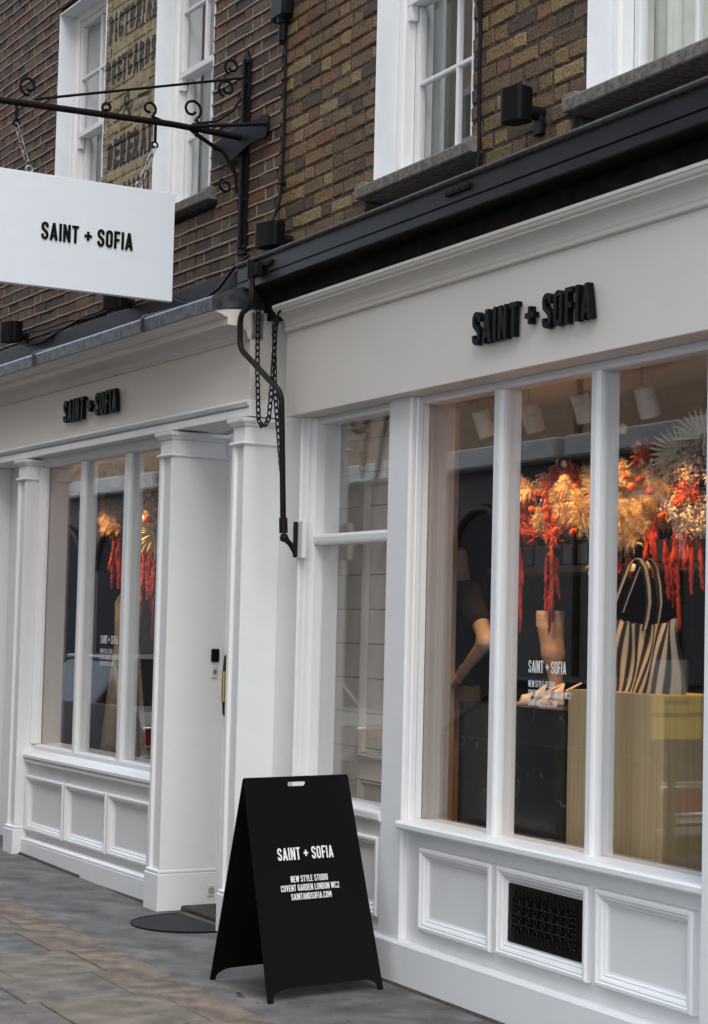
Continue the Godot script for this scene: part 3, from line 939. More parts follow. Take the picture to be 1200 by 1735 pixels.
	var d := part(mb, "door", M.white, s, "white glazed shop door set back in the recess")
	mb = MB.new()
	mb.quad(Vector3(-1.074, 0.30, -0.325), Vector3(-0.43, 0.30, -0.325), Vector3(-0.43, 2.03, -0.325), Vector3(-1.074, 2.03, -0.325), Vector3.BACK)
	mb.quad(Vector3(-1.194, 2.226, -0.325), Vector3(-0.43, 2.226, -0.325), Vector3(-0.43, 2.799, -0.325), Vector3(-1.194, 2.799, -0.325), Vector3.BACK)
	part(mb, "door_pane", M.glass, d)
	mb = MB.new()
	mb.tube([Vector3(-1.150, 1.18, -0.300), Vector3(-1.150, 1.18, -0.25), Vector3(-1.150, 1.20, -0.232), Vector3(-1.150, 1.28, -0.225)], 0.011, 8)
	mb.tube([Vector3(-1.150, 1.455, -0.225), Vector3(-1.150, 1.55, -0.232), Vector3(-1.150, 1.57, -0.25), Vector3(-1.150, 1.57, -0.300)], 0.011, 8)
	var hd := part(mb, "door_handle", M.dark_brass, d)
	mb = MB.new()
	mb.tube([Vector3(-1.150, 1.275, -0.225), Vector3(-1.150, 1.46, -0.225)], 0.015, 10)
	part(mb, "grip", M.brass, hd)
	# step
	mb = MB.new()
	mb.box(Vector3(-1.25, -0.03, -0.36), Vector3(-0.43, 0.030, -0.02), 0.010)
	part(mb, "door_step", M.lead_dark, s)
	# sign lettering
	var sg := thing("fascia_sign", "raised black letters SAINT + SOFIA on the farther shop's fascia", "sign", Vector3(-2.6, 3.13, 0.10), FL, "raised black shop letters")
	letters("SAINT + SOFIA", 0.155, 0.030, Transform3D(Basis.IDENTITY, Vector3(-3.09, 3.135, 0.112)), M.black_letter, sg, "letter", 0.150, 0.115, 1.06)
	var vs := thing("window_lettering", "faint white vinyl lettering on the farther shop's middle pane", "lettering", Vector3(-2.6, 1.45, -0.049), FL, "white window lettering")
	letters("SAINT + SOFIA", 0.056, 0.0003, Transform3D(Basis.IDENTITY, Vector3(-2.73, 1.60, -0.0485)), M.white_print, vs, "letter", 0.12, 0.085)
	var y := 1.535
	for l in ["NEW STYLE STUDIO", "COVENT GARDEN LONDON WC2", "SAINTANDSOFIA.COM"]:
		mb = MB.new()
		joined_text(l, 0.030, 0.0003, Transform3D(Basis.IDENTITY, Vector3(-2.73, y, -0.0485)), mb, 0.105, 0.085)
		part(mb, "text_line", M.white_print, vs)
		y -= 0.042
	# bells on the return of the pilaster, facing along the street
	var b := thing("entry_reader", "small black entry reader on the white doorway return", "intercom", Vector3(-1.26, 1.52, -0.20), FL)
	mb = MB.new()
	mb.box(Vector3(-1.261, 1.515, -0.235), Vector3(-1.240, 1.597, -0.183), 0.006)
	part(mb, "housing", M.black_letter, b)
	b = thing("bell_push", "cream plastic bell push below the black entry reader", "doorbell", Vector3(-1.26, 1.40, -0.20), FL)
	mb = MB.new()
	mb.box(Vector3(-1.261, 1.415, -0.228), Vector3(-1.250, 1.492, -0.192), 0.004)
	part(mb, "plate", M.cream_plastic, b)
	mb = MB.new()
	mb.tube(arc3(Vector3(-1.249, 1.455, -0.210), 0.012), 0.0025, 6, true)
	mb.lathe([Vector2(0.008, 0), Vector2(0.006, 0.004), Vector2(0, 0.005)], 10, Transform3D(Basis(Vector3.UP, Vector3.RIGHT, Vector3.BACK), Vector3(-1.25, 1.455, -0.210)))
	part(mb, "button", M.galv, b)
	b = thing("wall_socket", "small pale outlet plate low on the doorway return", "socket", Vector3(-1.26, 0.08, -0.22), FL)
	mb = MB.new()
	mb.box(Vector3(-1.253, 0.075, -0.245), Vector3(-1.240, 0.145, -0.20), 0.004)
	part(mb, "plate", M.cream_plastic, b)
	mb = MB.new()
	mb.tube(arc3(Vector3(-1.2395, 0.112, -0.222), 0.013), 0.004, 6, true)
	part(mb, "ring", M.galv, b)

func arc3(c: Vector3, r: float, k := 14) -> Array:
	var out := []
	for i in k:
		out.append(c + Vector3(0, cos(TAU * i / k) * r, sin(TAU * i / k) * r))
	return out

# ---------------------------------------------------------------- brickwork
const COURSE := 0.0815
const LONG := 0.222
const SHORT := 0.104
const JOINT := 0.0150

func brick_shapes(seed_: int, dep: float) -> Array:
	# unit bricks, 1 by 1 in face, with worn arrises; scaled where they are laid
	rng.seed = seed_
	var out := []
	for k in 10:
		var mb := MB.new()
		var long := k < 6
		var cx := 0.022 if long else 0.05
		var cy := 0.085
		var j := func(a: float) -> float: return rng.randf_range(-a, a)
		var f := []
		var b := []
		for p in [[0, 0], [0.5, 0], [1, 0], [1, 1], [0.5, 1], [0, 1]]:
			var ix: float = p[0]
			var iy: float = p[1]
			var px := ix + (cx if ix == 0.0 else -cx if ix == 1.0 else 0.0) * rng.randf_range(0.6, 1.8)
			var py := iy + (cy if iy == 0.0 else -cy) * rng.randf_range(0.6, 1.7)
			f.append(Vector3(px, py, j.call(0.002)))
			b.append(Vector3(ix + j.call(0.012), iy + j.call(0.05), -rng.randf_range(0.004, 0.009)))
		var c := Vector3(0.5, 0.5, j.call(0.0015))
		for i in 6:
			mb.tri(c, f[i], f[(i + 1) % 6], Vector3.BACK)
			mb.quad(f[i], f[(i + 1) % 6], b[(i + 1) % 6], b[i], (f[i] + f[(i + 1) % 6]) * 0.5 - Vector3(0.5, 0.5, -0.3))
			var q0: Vector3 = b[i]
			var q1: Vector3 = b[(i + 1) % 6]
			mb.quad(q0, q1, Vector3(q1.x, q1.y, -dep), Vector3(q0.x, q0.y, -dep), (q0 + q1) * 0.5 - Vector3(0.5, 0.5, 0))
		out.append(mb.mesh())
	return out

# the free stretches of one course between openings [x0, x1, y0, y1]
func stretches(x0: float, x1: float, ya: float, yb: float, holes: Array) -> Array:
	var out := []
	var cuts := []
	for h in holes:
		if yb > h[2] + 0.01 and ya < h[3] - 0.01:
			cuts.append([h[0], h[1]])
	cuts.sort_custom(func(a, b): return a[0] < b[0])
	var x := x0
	for c in cuts:
		if c[0] > x:
			out.append([x, minf(c[0], x1)])
		x = maxf(x, c[1])
	if x < x1:
		out.append([x, x1])
	return out

func lay(wall: Node3D, x0: float, x1: float, y0: float, y1: float, z: float, holes: Array, tones: Array, mortar: Material, seed_: int, seen: Callable, pale, painted := []) -> void:
	var shapes := brick_shapes(seed_, 0.05)
	rng.seed = seed_ + 1
	var bed := MB.new()
	var rib := MB.new()
	var all := []
	var rows := int(ceil((y1 - y0) / COURSE))
	for r in rows:
		var ya := y0 + r * COURSE
		var yb := ya + COURSE
		for st in stretches(x0, x1, ya, yb, holes):
			bed.box(Vector3(st[0], ya, z - 0.30), Vector3(st[1], yb, z - 0.0075))
			if pale != null:
				var c := [Vector3(st[0], ya, z)]
				var n := int(maxf(2.0, (st[1] - st[0]) / 0.12))
				var pv := Vector3(st[0] + 0.004, ya + rng.randf_range(-0.0015, 0.0015), z)
				for i in n:
					var q := Vector3(lerpf(st[0] + 0.004, st[1] - 0.004, float(i + 1) / n), ya + rng.randf_range(-0.0025, 0.0025), z + rng.randf_range(-0.0005, 0.0015))
					var hw := rng.randf_range(0.0055, 0.0075)
					if painted.size() == 0 or not (pv.x > painted[0] and q.x < painted[1] and ya > painted[2] + 0.05):
						var a := Vector3(0, hw, 0)
						var f := Vector3(0, 0, 0.0055)
						rib.quad(pv - a + f, q - a + f, q + a + f, pv + a + f, Vector3.BACK)
						rib.quad(pv - a + f, q - a + f, q - a - f * 3, pv - a - f * 3, Vector3.DOWN)
						rib.quad(pv + a + f, q + a + f, q + a - f * 3, pv + a - f * 3, Vector3.UP)
					pv = q
			# Flemish bond
			var off := fposmod(float(r) * (LONG + SHORT + 2.0 * JOINT) * 0.5 + 0.03 * sin(r * 2.7), LONG + SHORT + 2.0 * JOINT)
			var x: float = floor((st[0] - off) / (LONG + SHORT + 2 * JOINT)) * (LONG + SHORT + 2 * JOINT) + off
			var is_long := true
			while x < st[1]:
				var w := (LONG if is_long else SHORT) * rng.randf_range(0.97, 1.03)
				var a := maxf(x, st[0] + 0.001)
				var b := minf(x + w, st[1] - 0.001)
				if b - a > 0.025:
					all.append([a, b, ya + JOINT * 0.5 + rng.randf_range(-0.002, 0.002), yb - JOINT * 0.5 + rng.randf_range(-0.002, 0.002), z + rng.randf_range(-0.0035, 0.003), is_long])
					if pale != null and rng.randf() < 0.45 and b < st[1] - 0.02:
						var pz := z + 0.002
						var pc := Vector3(b + JOINT * 0.5, 0, 0)
						if painted.size() == 0 or not (b > painted[0] and b < painted[1] and ya > painted[2]):
							rib.box(Vector3(b + JOINT * 0.5 - 0.0024, ya + 0.006, z - 0.02), Vector3(b + JOINT * 0.5 + 0.0024, yb - 0.006, pz), 0.0)
				x += (LONG if is_long else SHORT) + JOINT
				is_long = not is_long
	part(bed, "mortar", mortar, wall)
	if pale != null:
		var o := part(rib, "raised_pointing", pale, wall)
		o.set_meta("kind", "stuff")
	# the bricks that show largest are parts of their own; the rest are joined
	var ordered := []
	for q in all:
		var c := Vector3((q[0] + q[1]) * 0.5, (q[2] + q[3]) * 0.5, z)
		ordered.append([seen.call(c), q])
	ordered.sort_custom(func(a, b): return a[0] > b[0])
	var rest := {}
	for i in ordered.size():
		var q: Array = ordered[i][1]
		var sh: int = rng.randi() % 6 if (q[1] - q[0]) > 0.15 else 6 + rng.randi() % 4
		var patch := sin(q[0] * 2.3 + q[2] * 1.7) * 0.5 + sin(q[0] * 5.1 - q[2] * 4.3) * 0.5
		var tone: int = rng.randi() % tones.size()
		if rng.randf() < 0.15 and patch > 0.3:
			tone = 5 if rng.randf() < 0.5 else 6
		var m: Material = tones[tone]
		var lean := rng.randf_range(-0.010, 0.010)
		var T := Transform3D(Basis(Vector3(q[1] - q[0], (q[1] - q[0]) * lean, rng.randf_range(-0.003, 0.003)), Vector3(0, q[3] - q[2], rng.randf_range(-0.002, 0.002)), Vector3(0, 0, 1)), Vector3(q[0], q[2], q[4]))
		var own: ArrayMesh = shapes[sh]
		if painted.size() and q[0] > painted[0] - 0.01 and q[1] < painted[1] + 0.01 and q[2] > painted[2] - 0.03:
			m = painted[4]
			own = painted_brick(shapes[sh], T, painted)
		if i < 300:
			var o := MeshInstance3D.new()
			o.name = "brick"
			o.mesh = own
			o.material_override = m
			wall.add_child(o, true)
			o.transform = T
			o.position -= wall.get_meta("base_point")
		else:
			if not rest.has(m):
				var st := SurfaceTool.new()
				st.begin(Mesh.PRIMITIVE_TRIANGLES)
				rest[m] = st
			rest[m].append_from(own, 0, T)
	if rest.size():
		var am := ArrayMesh.new()
		for m in rest:
			rest[m].commit(am)
			am.surface_set_material(am.get_surface_count() - 1, m)
		var o := MeshInstance3D.new()
		o.name = "farther_bricks"
		o.mesh = am
		wall.add_child(o, true)
		o.position = -wall.get_meta("base_point")
		o.set_meta("kind", "stuff")

# the same brick with its place on the painted pier as texture coordinates
func painted_brick(src: ArrayMesh, T: Transform3D, p: Array) -> ArrayMesh:
	var a := src.surface_get_arrays(0)
	var uv := PackedVector2Array()
	for q in a[Mesh.ARRAY_VERTEX]:
		var w: Vector3 = T * q
		uv.append(Vector2((w.x - p[0]) / (p[1] - p[0]), 1.0 - (w.y - p[2]) / (p[3] - p[2])))
	a[Mesh.ARRAY_TEX_UV] = uv
	var m := ArrayMesh.new()
	m.add_surface_from_arrays(Mesh.PRIMITIVE_TRIANGLES, a)
	return m

# ---------------------------------------------------------------- the old painted wall sign: flat print
func ghost_paint(x0: float, x1: float, y0: float, y1: float) -> StandardMaterial3D:
	var W := 420
	var H := int(W * (y1 - y0) / (x1 - x0))
	var ppm := W / (x1 - x0)
	var f := FastNoiseLite.new()
	f.seed = 9
	f.frequency = 0.012
	f.fractal_octaves = 5
	var g := FastNoiseLite.new()
	g.seed = 31
	g.frequency = 0.06
	g.fractal_octaves = 3
	var ink := PackedFloat32Array()
	ink.resize(W * H)
	var pen := func(px: Array, wid: float, closed: bool) -> void:
		var m: int = px.size() if closed else px.size() - 1
		for i in m:
			var a: Vector2 = px[i]
			var b: Vector2 = px[(i + 1) % px.size()]
			var lo := a.min(b) - Vector2.ONE * wid
			var hi := a.max(b) + Vector2.ONE * wid
			for yy in range(maxi(0, int(lo.y)), mini(H, int(hi.y) + 1)):
				for xx in range(maxi(0, int(lo.x)), mini(W, int(hi.x) + 1)):
					var q := Vector2(xx, yy)
					var d := q.distance_to(Geometry2D.get_closest_point_to_segment(q, a, b))
					ink[yy * W + xx] = maxf(ink[yy * W + xx], clampf((wid * 0.5 - d) * 0.7 + 0.5, 0, 1))
	# lines of lettering: [text, left x, base y, cap height, right x]
	for l in [["PICTORIAL", -2.77, 5.785, 0.178, -1.935], ["POSTCARDS", -2.79, 5.468, 0.180, -1.945], ["GENERAL", -2.73, 4.878, 0.180, -1.945]]:
		var t := 0.20
		var wide := text_width(l[0], t, 0.10)
		var st: float = (l[4] - l[1]) / (wide * l[3])
		var x := 0.0
		for ch in l[0]:
			var gl := glyph(ch, t)
			for s in gl[1]:
				var px := []
				for q in s[1]:
					px.append(Vector2((l[1] + (x + q.x) * l[3] * st - x0) * ppm, (y1 - (l[2] + q.y * l[3])) * ppm))
				pen.call(px, t * l[3] * ppm * minf(st, 1.3), s[0])
			x += gl[0] + 0.10
	var am := glyph("&", 0.2)
	for s in am[1]:
		var px := []
		for q in s[1]:
			px.append(Vector2((-2.47 + q.x * 0.19 * 1.5 - x0) * ppm, (y1 - (5.165 + q.y * 0.19)) * ppm))
		pen.call(px, 0.2 * 0.19 * ppm, false)
	# dashes either side of the ampersand and the ruled line down the left edge
	for d in [[-2.66, 5.245, -2.50, 5.262], [-2.20, 5.285, -2.02, 5.262]]:
		pen.call([Vector2((d[0] - x0) * ppm, (y1 - d[1]) * ppm), Vector2((d[2] - x0) * ppm, (y1 - d[3]) * ppm)], 13.0, false)
	for k in 6:
		var sx := -2.40 + 0.078 * k
		pen.call([Vector2((sx - x0) * ppm, (y1 - 4.727) * ppm), Vector2((sx + (0.03 if k % 3 == 1 else 0.0) - x0) * ppm, (y1 - 4.42) * ppm)], 13.0, false)
	pen.call([Vector2((-2.715 - x0) * ppm, 0), Vector2((-2.725 - x0) * ppm, H)], 5.0, false)
	var yy0 := y0
	while yy0 < y1:
		pen.call([Vector2(0, (y1 - yy0) * ppm), Vector2((-2.72 - x0) * ppm, (y1 - yy0) * ppm)], 3.0, false)
		pen.call([Vector2((-1.99 - x0) * ppm, (y1 - yy0) * ppm), Vector2(W, (y1 - yy0 - 0.004) * ppm)], 2.4, false)
		yy0 += COURSE
	var img := Image.create(W, H, false, Image.FORMAT_RGB8)
	for y in H:
		for x in W:
			var k := f.get_noise_2d(x, y) * 0.5 + 0.5
			var fine := g.get_noise_2d(x, y)
			var c := Color(0.235, 0.175, 0.095).lerp(Color(0.33, 0.26, 0.155), clampf(k * 1.6 - 0.3 + fine * 0.3, 0, 1))
			if k + fine * 0.25 < 0.36:
				c = c.lerp(Color(0.16, 0.105, 0.06), 0.7)
			var i := ink[y * W + x] * clampf(1.05 + fine * 0.35 + (k - 0.5) * 0.6, 0.55, 1.0)
			c = c.lerp(Color(0.028, 0.024, 0.022), i)
			img.set_pixel(x, y, c.linear_to_srgb())
	var m := mat(Color.WHITE, 0.93)
	m.albedo_texture = ImageTexture.create_from_image(img)
	m.texture_repeat = false
	return m

# ---------------------------------------------------------------- sash windows
func sash_window(wall: Node3D, x0: float, x1: float, y0: float, y1: float, z: float, label: String, look: int, head := true) -> void:
	# box frame with its mouldings
	var mb := MB.new()
	var zf := z - 0.12
	var b := 0.062
	for e in [[x0, 1.0], [x1, -1.0]]:
		var s: float = e[1]
		var X: float = e[0]
		mb.run_y([Vector2(X, zf - 0.18), Vector2(X, zf), Vector2(X + s * 0.030, zf), Vector2(X + s * 0.034, zf - 0.008), Vector2(X + s * 0.040, zf - 0.008), Vector2(X + s * 0.046, zf + 0.002), Vector2(X + s * 0.055, zf - 0.004), Vector2(X + s * b, zf - 0.016), Vector2(X + s * b, zf - 0.18)], y0 + 0.03, y1)
	mb.box(Vector3(x0 + b, y1 - 0.05, zf - 0.18), Vector3(x1 - b, y1, zf - 0.002), 0.004)
	mb.run_x([Vector2(zf - 0.18, y0), Vector2(zf + 0.012, y0), Vector2(zf + 0.012, y0 + 0.022), Vector2(zf - 0.02, y0 + 0.046), Vector2(zf - 0.18, y0 + 0.056)], x0, x1)
	var w := part(mb, "sash_window", M.window_white, wall, label)
	var gx0 := x0 + b
	var gx1 := x1 - b
	var gy0 := y0 + 0.05
	var gy1 := y1 - 0.05
	var mid := (gy0 + gy1) * 0.5
	for k in 2:
		var a := gy0 if k == 0 else mid - 0.005
		var c := mid + 0.035 if k == 0 else gy1
		var zz := zf - 0.075 if k == 0 else zf - 0.022
		var st := 0.042
		mb = MB.new()
		var lowr := 0.065 if k == 0 else 0.042
		var topr := 0.036 if k == 0 else 0.042
		mb.frame(gx0, a, gx1, c, [Vector2(0.0, zz - 0.045), Vector2(0.0, zz)])
		for e in [[gx0, gx0 + st], [gx1 - st, gx1]]:
			mb.box(Vector3(e[0], a + lowr, zz - 0.045), Vector3(e[1], c - topr, zz), 0.004)
		mb.box(Vector3(gx0, a, zz - 0.045), Vector3(gx1, a + lowr, zz + 0.001), 0.004)
		mb.box(Vector3(gx0, c - topr, zz - 0.045), Vector3(gx1, c, zz + 0.001), 0.004)
		if k == 1:
			for X in [gx0, gx1 - st]:
				mb.run_y([Vector2(X + 0.003, zz - 0.043), Vector2(X + 0.003, zz - 0.002), Vector2(X + st - 0.003, zz - 0.002), Vector2(X + st - 0.003, zz - 0.043)], a - 0.075, a)
		var sash := part(mb, "sash", M.window_white, w)
		mb = MB.new()
		var mx := (gx0 + gx1) * 0.5
		mb.box(Vector3(mx - 0.011, a + lowr, zz - 0.038), Vector3(mx + 0.011, c - topr, zz - 0.004), 0.005)
		var my := (a + lowr + c - topr) * 0.5
		mb.box(Vector3(gx0 + st, my - 0.011, zz - 0.038), Vector3(gx1 - st, my + 0.011, zz - 0.003), 0.005)
		part(mb, "glazing_bar", M.window_white, w)
		for p in [[gx0 + st, mx - 0.011, a + lowr, my - 0.011], [mx + 0.011, gx1 - st, a + lowr, my - 0.011], [gx0 + st, mx - 0.011, my + 0.011, c - topr], [mx + 0.011, gx1 - st, my + 0.011, c - topr]]:
			mb = MB.new()
			var t := rng.randf_range(-0.0015, 0.0015)
			mb.quad(Vector3(p[0], p[2], zz - 0.022 + t), Vector3(p[1], p[2], zz - 0.022 - t), Vector3(p[1], p[3], zz - 0.022 - t), Vector3(p[0], p[3], zz - 0.022 + t), Vector3.BACK)
			part(mb, "pane", M.glass, w)
	# painted reveal
	mb = MB.new()
	mb.box(Vector3(x0 - 0.004, y0 + 0.002, zf - 0.1), Vector3(x0 + 0.004, y1 + 0.004, z + 0.002), 0.002)
	mb.box(Vector3(x1 - 0.004, y0 + 0.002, zf - 0.1), Vector3(x1 + 0.004, y1 + 0.004, z + 0.002), 0.002)
	mb.box(Vector3(x0 + 0.005, y1 - 0.004, zf - 0.1), Vector3(x1 - 0.005, y1 + 0.006, z + 0.001), 0.0)
	part(mb, "reveal", M.reveal, w)
	# stone sill
	mb = MB.new()
	var sx0 := x0 - 0.10
	var sx1 := x1 + 0.10
	mb.run_x([Vector2(z - 0.16, y0 - 0.072), Vector2(z + 0.05, y0 - 0.072), Vector2(z + 0.056, y0 - 0.066), Vector2(z + 0.062, y0 - 0.02), Vector2(z + 0.056, y0 - 0.012), Vector2(z - 0.16, y0 + 0.012)], sx0, sx1)
	mb.box(Vector3(sx0 + 0.002, y0 - 0.05, z - 0.05), Vector3(x0 - 0.005, y0 + 0.004, z + 0.058), 0.006)
	mb.box(Vector3(x1 + 0.005, y0 - 0.05, z - 0.05), Vector3(sx1 - 0.002, y0 + 0.004, z + 0.058), 0.006)
	part(mb, "stone_sill", M.stone, w)
	# the room behind, and what hangs at the glass
	mb = MB.new()
	var r0 := Vector3(x0 - 0.3, y0 - 0.4, zf - 1.4)
	var r1 := Vector3(x1 + 0.3, y1 + 0.3, zf - 0.185)
	mb.quad(Vector3(r0.x, r0.y, r0.z), Vector3(r1.x, r0.y, r0.z), Vector3(r1.x, r1.y, r0.z), Vector3(r0.x, r1.y, r0.z), Vector3.BACK)
	mb.quad(Vector3(r0.x, r0.y, r0.z), Vector3(r0.x, r1.y, r0.z), Vector3(r0.x, r1.y, r1.z), Vector3(r0.x, r0.y, r1.z), Vector3.RIGHT)
	mb.quad(Vector3(r1.x, r0.y, r0.z), Vector3(r1.x, r1.y, r0.z), Vector3(r1.x, r1.y, r1.z), Vector3(r1.x, r0.y, r1.z), Vector3.LEFT)
	mb.quad(Vector3(r0.x, r1.y, r0.z), Vector3(r1.x, r1.y, r0.z), Vector3(r1.x, r1.y, r1.z), Vector3(r0.x, r1.y, r1.z), Vector3.DOWN)
	mb.quad(Vector3(r0.x, r0.y, r0.z), Vector3(r1.x, r0.y, r0.z), Vector3(r1.x, r0.y, r1.z), Vector3(r0.x, r0.y, r1.z), Vector3.UP)
	part(mb, "room", M.dark_room, w)
	mb = MB.new()
	var zc := zf - 0.24
	var c0 := x0 - 0.05
	var c1 := x1 + 0.05
	if look == 1:
		c1 = x0 + 0.10
	var n := int((c1 - c0) / 0.013)
	for i in n:
		var xa := lerpf(c0, c1, float(i) / n)
		var xb := lerpf(c0, c1, float(i + 1) / n)
		var za := zc + 0.016 * sin(xa * 58.0) + 0.006 * sin(xa * 23.0)
		var zb := zc + 0.016 * sin(xb * 58.0) + 0.006 * sin(xb * 23.0)
		mb.quad(Vector3(xa, y0 - 0.1, za), Vector3(xb, y0 - 0.1, zb), Vector3(xb, y1 + 0.1, zb), Vector3(xa, y1 + 0.1, za), Vector3.BACK)
	part(mb, "curtain", M.cream_curtain if look == 2 else M.blind, w)

func near_wall() -> void:
	var w := thing("brick_building", "upper storey of brown and yellow stock brick above the near shopfront", "building", Vector3(1.5, 3.89, 0.02), FR, "brick buildings")
	var a := [1.036, 2.003, 4.04, 5.92]
	var b := [2.957, 3.924, 4.04, 5.92]
	var C := Vector3(9.418, 1.75, 4.437)
	var seen := func(p: Vector3) -> float:
		# how large it shows: nothing out of the picture
		var top := 4.93 + (0.5 - p.x) * 0.25 if p.x > -0.2 else 0.0
		var ok := p.x > -0.1 and p.x < 3.8 and p.y < 5.35 - maxf(0, p.x) * 0.285
		return (100.0 if ok else 0.0) + p.x - absf(p.y - 4.3)
	var sills := [[a[0] - 0.10, a[1] + 0.10, 3.955, 4.05], [b[0] - 0.10, b[1] + 0.10, 3.955, 4.05]]
	lay(w, -0.105, 6.4, 3.885, 6.6, 0.02, [a, b] + sills, M.near_brick, M.mortar_dark, 41, seen, null)
	sash_window(w, a[0], a[1], a[2], a[3], 0.02, "white sash window with dark panes and grey blind, between the two wall floodlights", 1)
	sash_window(w, b[0], b[1], b[2], b[3], 0.02, "white sash window with cream curtain at the upper right edge", 2)
	var mb := MB.new()
	mb.box(Vector3(-0.105, 6.606, -0.28), Vector3(7.0, 10.5, 0.012))
	mb.box(Vector3(6.405, 3.885, -0.28), Vector3(7.0, 6.606, 0.012))
	part(mb, "upper_wall", M.near_brick[1], w)

func far_wall() -> void:
	var w := thing("brick_building", "upper storey of dark red brick with pale pointing above the farther shopfront", "building", Vector3(-2.4, 3.84, 0.02), FL, "brick buildings")
	var a := [-3.740, -2.822, 4.41, 6.262]
	var b := [-1.930, -1.042, 4.41, 6.262]
	var seen := func(p: Vector3) -> float:
		var ok := p.x > -5.6 and p.y < 5.45 - p.x * 0.27 and not (p.x < -1.0 and p.y < 4.45)
		return (100.0 if ok else 0.0) + p.x - 0.3 * absf(p.y - 4.6)
	var sills := [[a[0] - 0.10, a[1] + 0.10, 4.325, 4.42], [b[0] - 0.10, b[1] + 0.10, 4.325, 4.42]]
	var pier := [-2.822, -1.930, 4.41, 6.40]
	pier.append(ghost_paint(pier[0], pier[1], pier[2], pier[3]))
	lay(w, -7.0, -0.106, 3.80, 7.0, 0.02, [a, b] + sills, M.far_brick, M.mortar_left, 51, seen, M.ribbon, pier)
	# painted joints between the painted bricks
	var mb := MB.new()
	var u0 := Vector2(0, 1)
	mb.quad_uv(Vector3(pier[0] + 0.002, pier[2], 0.0155), Vector3(pier[1] - 0.002, pier[2], 0.0155), Vector3(pier[1] - 0.002, pier[3], 0.0155), Vector3(pier[0] + 0.002, pier[3], 0.0155), Vector3.BACK, Vector2(0, 1), Vector2(1, 1), Vector2(1, 0), Vector2(0, 0))
	part(mb, "painted_joints", pier[4], w, "old cream wall paint with worn black lettering PICTORIAL POSTCARDS & GENERAL")
	sash_window(w, a[0], a[1], a[2], a[3], 0.02, "white sash window left of the old painted lettering", 0)
	sash_window(w, b[0], b[1], b[2], b[3], 0.02, "white sash window between the painted lettering and the iron bracket", 0)
	mb = MB.new()
	mb.box(Vector3(-7.0, 7.022, -0.28), Vector3(-0.106, 10.5, 0.012))
	mb.box(Vector3(-14.0, 0.0, -0.28), Vector3(-7.005, 10.5, 0.012))
	part(mb, "upper_wall", M.far_brick[1], w)

# ---------------------------------------------------------------- ironwork and signs
func spiral(c: Vector3, u: Vector3, v: Vector3, r0: float, r1: float, a0: float, a1: float, k := 26) -> Array:
	var out := []
	for i in k + 1:
		var f := float(i) / k
		var a := deg_to_rad(lerpf(a0, a1, f))
		out.append(c + (u * cos(a) + v * sin(a)) * lerpf(r0, r1, f))
	return out

func bend(pts: Array, r: float, k := 6) -> Array:
	var out := [pts[0]]
	for i in range(1, pts.size() - 1):
		var p: Vector3 = pts[i]
		var a: Vector3 = (pts[i - 1] - p)
		var b: Vector3 = (pts[i + 1] - p)
		var rr := minf(r, minf(a.length(), b.length()) * 0.45)
		a = p + a.normalized() * rr
		b = p + b.normalized() * rr
		for j in k + 1:
			var f := float(j) / k
			out.append(a.lerp(p, f).lerp(p.lerp(b, f), f))
	out.append(pts[pts.size() - 1])
	return out

func sample(pts: Array, step: float) -> Array:
	# evenly spaced points along a polyline
	var out := [pts[0]]
	var carry := 0.0
	for i in pts.size() - 1:
		var a: Vector3 = pts[i]
		var b: Vector3 = pts[i + 1]
		var l := a.distance_to(b)
		var d := step - carry
		while d <= l:
			out.append(a.lerp(b, d / l))
			d += step
		carry = l - (d - step)
	return out

func chain(called: String, label: String, path: Array, F: Transform3D, link: float, width: float, wire: float, m: Material, group := "") -> void:
	var t := thing(called, label, "chain", path[0], F, group)
	var pts := sample(path, link - wire * 2.2)
	var flip := false
	for i in pts.size() - 1:
		var a: Vector3 = pts[i]
		var b: Vector3 = pts[i + 1]
		var d := (b - a).normalized()
		var s := d.cross(Vector3(0.3, 0.1, 1)).normalized()
		if flip:
			s = d.cross(s).normalized()
		var c := (a + b) * 0.5
		var h := link * 0.5 - width * 0.5
		var ring := []
		for k in 5:
			var g := PI * k / 4.0
			ring.append(c + d * (h + sin(g) * width * 0.5) + s * cos(g) * width * 0.5)
		for k in 5:
			var g := PI + PI * k / 4.0
			ring.append(c + d * (-h + sin(g) * width * 0.5) + s * cos(g) * width * 0.5)
		var mb := MB.new()
		mb.tube(ring, wire, 5, true)
		part(mb, "link", m, t)
		flip = not flip

